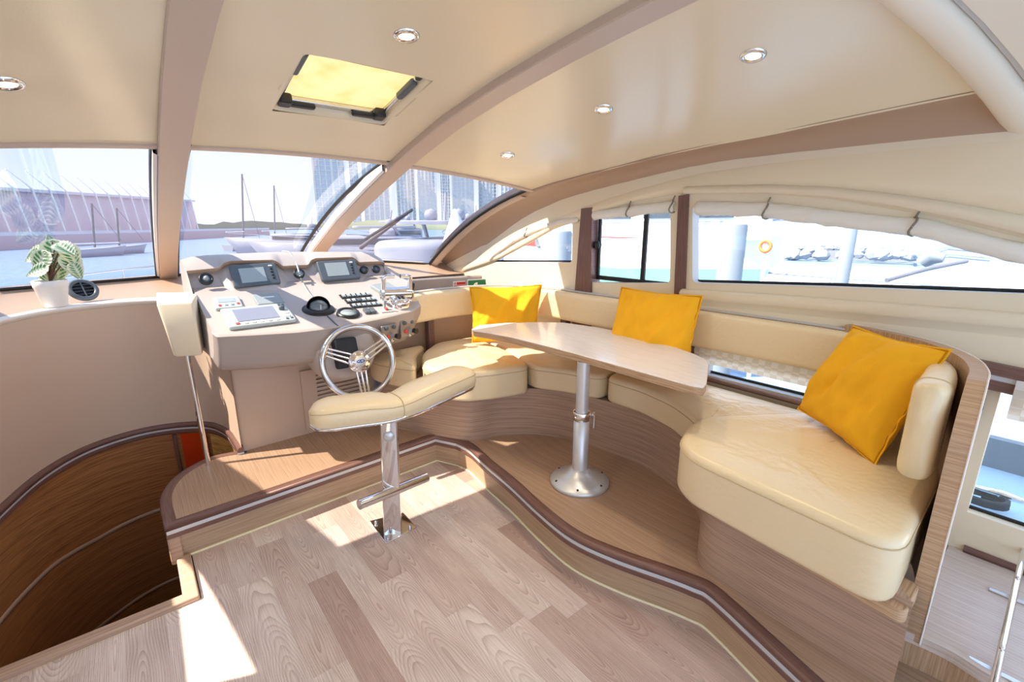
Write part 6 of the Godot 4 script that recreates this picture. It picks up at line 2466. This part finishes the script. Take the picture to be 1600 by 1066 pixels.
	XF = Transform3D(Basis(Vector3(0.6, 0, 0.8).normalized(), 0.15), cb)
	lathe(st, [Vector2(0.0, 0.72), Vector2(0.04, 0.7), Vector2(0.3, 0.06), Vector2(0.31, 0.0), Vector2(0.0, -0.02)], 28)
	XF = Transform3D()
	single("conical_cover", st, M.white_paint, "white conical cover standing beside the windscreen pillar", "cover")
	# own foredeck, its rail and the wiper
	var fd := thing("foredeck", "pale foredeck of the boat ahead of the windscreen", "deck", Vector3(0.8, 1.0, -6))
	st = mb()
	var fp := []
	for p in foot: fp.append(Vector2(p.x, p.z - 0.03))
	var bow := curve([Vector2(2.3, -4.1), Vector2(2.5, -6.0), Vector2(2.1, -8.0), Vector2(0.8, -10.2), Vector2(-0.5, -8.0), Vector2(-0.9, -6.0), Vector2(-0.85, -4.1)], 6)
	var dk: Array = fp + bow
	fill(st, dk, func(p): return Vector3(p.x, 0.7 - 0.06 * (-p.y - 4.5), p.y), 0)
	part(fd, "deck_skin", st, M.boat_white)
	st = mb()
	grid(st, [bow.map(func(p): return Vector3(p.x, 0.7 - 0.06 * (-p.y - 4.5), p.y)), bow.map(func(p): return Vector3(lerpf(0.8, p.x, 0.7), WATER, p.y * 0.85 - 0.5))])
	part(fd, "bow_side", st, M.boat_white)
	var br := thing("bow_rail", "thin steel bow rail around the foredeck", "rail", Vector3(0.8, 1.0, -9))
	st = mb()
	var rl: Array = inset_open(bow, 0.0).map(func(p): return Vector3(lerpf(0.8, p.x, 0.94), 1.0 - 0.03 * (-p.y - 4.5), p.y))
	tube(st, rl, 0.014, 8)
	part(br, "top_rail", st, M.steel)
	for i in range(2, rl.size(), 4):
		st = mb()
		tube(st, [rl[i], rl[i] - Vector3(0, 0.3, 0)], 0.01, 6)
		part(br, "stanchion", st, M.steel)
	var wi := thing("windscreen_wiper", "dark wiper arm lying across the outside of the windscreen", "wiper", at_x(foot, 1.55))
	var sets := [1.255, 2.27, 1.255, 2.21]
	var pr := pane_grid(sets, foot)
	var pick := func(px, py):
		var best := Vector3.ZERO
		var bd := 1e9
		for r in pr:
			for i in r.size() - 1:
				for s in 6:
					var p: Vector3 = r[i].lerp(r[i + 1], s / 6.0)
					var v := p - EYE
					var w := v.dot(fw)
					var e := Vector2(800 + F * v.dot(rt) / w - px, 533 - F * v.dot(up) / w - py).length()
					if e < bd:
						bd = e
						best = p
		return best + Vector3(0, 0.035, -0.02)
	st = mb()
	tube(st, [pick.call(566, 392), pick.call(600, 366), pick.call(645, 339)], [0.022, 0.016, 0.009], 8)
	part(wi, "arm", st, M.boat_dark)
	st = mb()
	tube(st, [pick.call(572, 383), pick.call(645, 341)], 0.012, 6)
	part(wi, "blade", st, M.rubber)
	# ---------------------------------------------------- starboard side
	var sx := 13.0
	var ship := thing("red_white_ship", "red and white ship lying outside the forward side windows", "ship", Vector3(sx + 3, WATER, -12))
	var sp := func(x, y): return on_x(x, y, sx)
	var z0 := -16.5
	var z1 := -9.5
	var bands := [[WATER - 0.2, sp.call(850, 386).y, M.boat_white], [sp.call(850, 386).y, sp.call(850, 366).y, M.boat_red], [sp.call(850, 366).y, sp.call(850, 366).y + 0.5, M.boat_white]]
	for b in bands:
		st = mb()
		var path := [Vector3(sx + 6, 0, z1 + 1.5), Vector3(sx + 2.4, 0, z1 + 0.4), Vector3(sx, 0, z1 - 2.0), Vector3(sx, 0, z0)]
		grid(st, [path.map(func(p): return p + Vector3(0, b[0], 0)), path.map(func(p): return p + Vector3(0, b[1], 0))], false, 0)
		part(ship, "hull_band", st, b[2])
	st = mb()
	obox(st, Vector3(sx + 5, bands[2][1], -11.3), Vector3(0, 0, 1), Vector3(3.4, 3.0, 7), 0.4)
	part(ship, "deck_house", st, M.boat_white)
	for k in 2:
		st = mb()
		var zc := -10.5 - k * 1.6
		box(st, Vector3(sx + 1.5, bands[2][1] + 1.4, zc), Vector3(0.06, 0.9, 1.0))
		part(ship, "window", st, M.boat_glass)
	for k in 3:
		st = mb()
		XF = frame(Vector3(sx - 0.03, sp.call(855, 380).y, -14.2 + k * 2.7), Vector3(0, 0, 1), Vector3(-1, 0, 0))
		lathe(st, [Vector2(0, 0.02), Vector2(0.13, 0.02), Vector2(0.18, 0.04), Vector2(0.2, 0.0)], 18)
		XF = Transform3D()
		part(ship, "porthole", st, M.boat_dark)
	# green hulled boat outside the sliding window
	var gs := thing("green_hull_boat", "boat with a green lower hull outside the sliding window", "boat", Vector3(10, WATER, -5))
	st = mb()
	grid(st, [[Vector3(9.6, WATER - 0.1, -9.8), Vector3(9.2, WATER - 0.1, -7.0), Vector3(9.8, WATER - 0.1, -5.0)], [Vector3(9.6, 0.45, -10.2), Vector3(9.0, 0.5, -7.0), Vector3(10.4, 0.6, -4.2)]])
	part(gs, "hull", st, M.green_hull)
	st = mb()
	grid(st, [[Vector3(9.6, 0.45, -10.2), Vector3(9.0, 0.5, -7.0), Vector3(10.4, 0.6, -4.2)], [Vector3(9.4, 1.25, -10.4), Vector3(8.8, 1.2, -7.0), Vector3(10.8, 1.3, -3.6)]])
	part(gs, "topsides", st, M.boat_white)
	st = mb()
	obox(st, Vector3(11.0, 1.2, -6.5), Vector3(0, 0, 1), Vector3(4.5, 1.6, 2.2), 0.3)
	part(gs, "cabin", st, M.boat_white)
	for k in 3:
		st = mb()
		box(st, Vector3(9.88, 2.0, -7.9 + k * 1.3), Vector3(0.05, 0.7, 0.9))
		part(gs, "window", st, M.boat_glass)
	for y in [1.55, 1.85]:
		st = mb()
		tube(st, [Vector3(9.4, y - 0.05, -10.2), Vector3(8.85, y, -7.0), Vector3(10.6, y + 0.05, -3.8)], 0.02, 6)
		part(gs, "rail", st, M.rail_grey)
	# pontoon, piles, breakwater
	var pt := thing("pontoon", "white floating pontoon outside the long side window", "pontoon", Vector3(29, WATER, -3))
	st = mb()
	box(st, Vector3(29, WATER + 0.2, -3.0), Vector3(18, 0.4, 22.0))
	part(pt, "deck", st, M.boat_white)
	for k in 6:
		st = mb()
		tube(st, [Vector3(20.2, WATER + 0.4, -13.0 + k * 3.5), Vector3(20.2, WATER + 1.5, -13.0 + k * 3.5)], 0.05, 6)
		part(pt, "post", st, M.rail_grey)
	st = mb()
	tube(st, [Vector3(20.2, WATER + 1.5, -13.0), Vector3(20.2, WATER + 1.5, 4.5)], 0.05, 6)
	part(pt, "hand_rail", st, M.rail_grey)
	for m in [[876, 361, 7.0, 0.17, "grey steel mooring pile seen through the pointed side window"], [1148, 350, 8.5, 0.2, "thick grey mooring pile seen through the long side window"], [1330, 352, 16.0, 0.17, "thin grey mooring pile further off through the long side window"]]:
		var top := far(m[0], m[1], m[2])
		st = mb()
		tube(st, [Vector3(top.x, WATER - 0.2, top.z), top - Vector3(0, 0.03, 0), top], [m[3], m[3], m[3] * 0.9], 20)
		single("mooring_pile", st, M.pile_grey, m[4], "pile", "steel mooring piles")
	var bw := thing("rock_breakwater", "grey rock breakwater outside the long side window", "breakwater", Vector3(52, WATER, -14))
	rng.seed = 4
	for i in 70:
		var x := lerpf(1190, 1450, rng.randf())
		var row := rng.randi() % 3
		var c := far(x, 399 - row * 5.0, 54.0 + row * 2.0)
		st = mb()
		XF = Transform3D(Basis.from_euler(Vector3(rng.randf() * 6, rng.randf() * 6, rng.randf() * 6)).scaled(Vector3(1, 0.75, 1)), c)
		var s := rng.randf_range(0.45, 0.8)
		lathe(st, [Vector2(0, -s), Vector2(s * 0.7, -s * 0.6), Vector2(s, 0), Vector2(s * 0.6, s * 0.7), Vector2(0, s * 0.9)], 6, -1)
		XF = Transform3D()
		part(bw, "rock", st, M.rock)
	st = mb()
	var ba := far(1150, 396, 58.0)
	var bb := far(1480, 394, 58.0)
	grid(st, [[Vector3(ba.x, WATER, ba.z), Vector3(bb.x, WATER, bb.z)], [ba + Vector3(0, 0.25, 0), bb + Vector3(0, 0.25, 0)]])
	part(bw, "core", st, M.rock)
	var lr := far(1196, 385, 9.5)
	st = mb()
	XF = frame(lr, Vector3(0, 0, 1), (EYE - lr).normalized())
	torus(st, 0.09, 0.03, 24, 10)
	XF = Transform3D()
	single("life_ring", st, M.ring_orange, "orange life ring hanging beside the thick mooring pile", "life ring")
	var lst := mb()
	tube(lst, [Vector3(lr.x, WATER + 0.4, lr.z), lr + Vector3(0.06, 0.3, 0)], 0.04, 8)
	single("ring_post", lst, M.boat_white, "white post carrying the orange life ring", "post")
	# neighbouring white boat: its foredeck fills the lower right of the long window
	var nb := thing("neighbour_boat", "white bow of the neighbouring boat with an anchor and rails outside the long window", "boat", Vector3(6.5, WATER, 0))
	st = mb()
	hull(st, Vector3(8.0, WATER, 5.2), Vector3(-0.25, 0, -0.97).normalized(), 9.0, 3.4, 2.3)
	part(nb, "hull", st, M.boat_white)
	st = mb()
	var dkp := []
	for i in 13:
		var f := i / 12.0
		var dirn := Vector3(-0.25, 0, -0.97).normalized()
		var sdn := Vector3(-dirn.z, 0, dirn.x)
		var w := 1.7 * (1.0 if f < 0.5 else sqrt(maxf(0.0, 1 - pow((f - 0.5) / 0.5, 2.2)))) + 0.01
		var c := Vector3(8.0, WATER, 5.2) + dirn * (f - 0.5) * 9.0 + dirn * 0.12 * 9 * f * f + Vector3(0, 2.3 * (1 + 0.35 * f * f), 0)
		dkp.append([c + sdn * w, c + Vector3(0, 0.08, 0), c - sdn * w])
	grid(st, dkp)
	part(nb, "deck", st, M.boat_shade_grey)
	st = mb()
	tube(st, [on_x(1385, 438, 5.6), on_x(1450, 420, 6.0), on_x(1510, 408, 6.4)], 0.022, 8)
	part(nb, "anchor_shank", st, M.boat_dark)
	st = mb()
	tube(st, [on_x(1440, 412, 6.2), on_x(1455, 400, 6.2), on_x(1475, 404, 6.2)], [0.06, 0.09, 0.04], 10)
	part(nb, "windlass", st, M.pile_grey)
	for y in [388, 400]:
		st = mb()
		tube(st, [on_x(1430, y + 14, 6.4), on_x(1480, y, 6.8), on_x(1545, y + 6, 7.2)], 0.022, 6)
		part(nb, "rail", st, M.steel)
	# side deck with cleat outside the low hull window
	var sdk := thing("side_deck", "pale blue side deck with a mooring cleat outside the low hull window", "deck", Vector3(2.9, 0.2, 0.1))
	st = mb()
	box(st, Vector3(3.15, 0.16, 0.2), Vector3(1.0, 0.04, 2.4))
	part(sdk, "deck_skin", st, M.deck_blue)
	st = mb()
	box(st, Vector3(3.6, 0.26, 0.2), Vector3(0.06, 0.18, 2.4))
	part(sdk, "bulwark", st, M.pile_grey)
	st = mb()
	var cl := on_y(1560, 788, 0.2)
	tube(st, [cl + Vector3(0, 0.05, -0.1), cl + Vector3(0, 0.055, 0), cl + Vector3(0, 0.05, 0.1)], [0.012, 0.02, 0.012], 10)
	tube(st, [cl, cl + Vector3(0, 0.055, 0)], 0.02, 10)
	part(sdk, "cleat", st, M.chrome)
	st = mb()
	var coil := []
	for k in 60:
		var a := k * 0.42
		coil.append(cl + Vector3(-0.06 + cos(a) * (0.05 + k * 0.0004), 0.016 + k * 0.0006, -0.06 + sin(a) * 0.09))
	tube(st, coil, 0.011, 6)
	part(sdk, "mooring_rope", st, M.rubber)
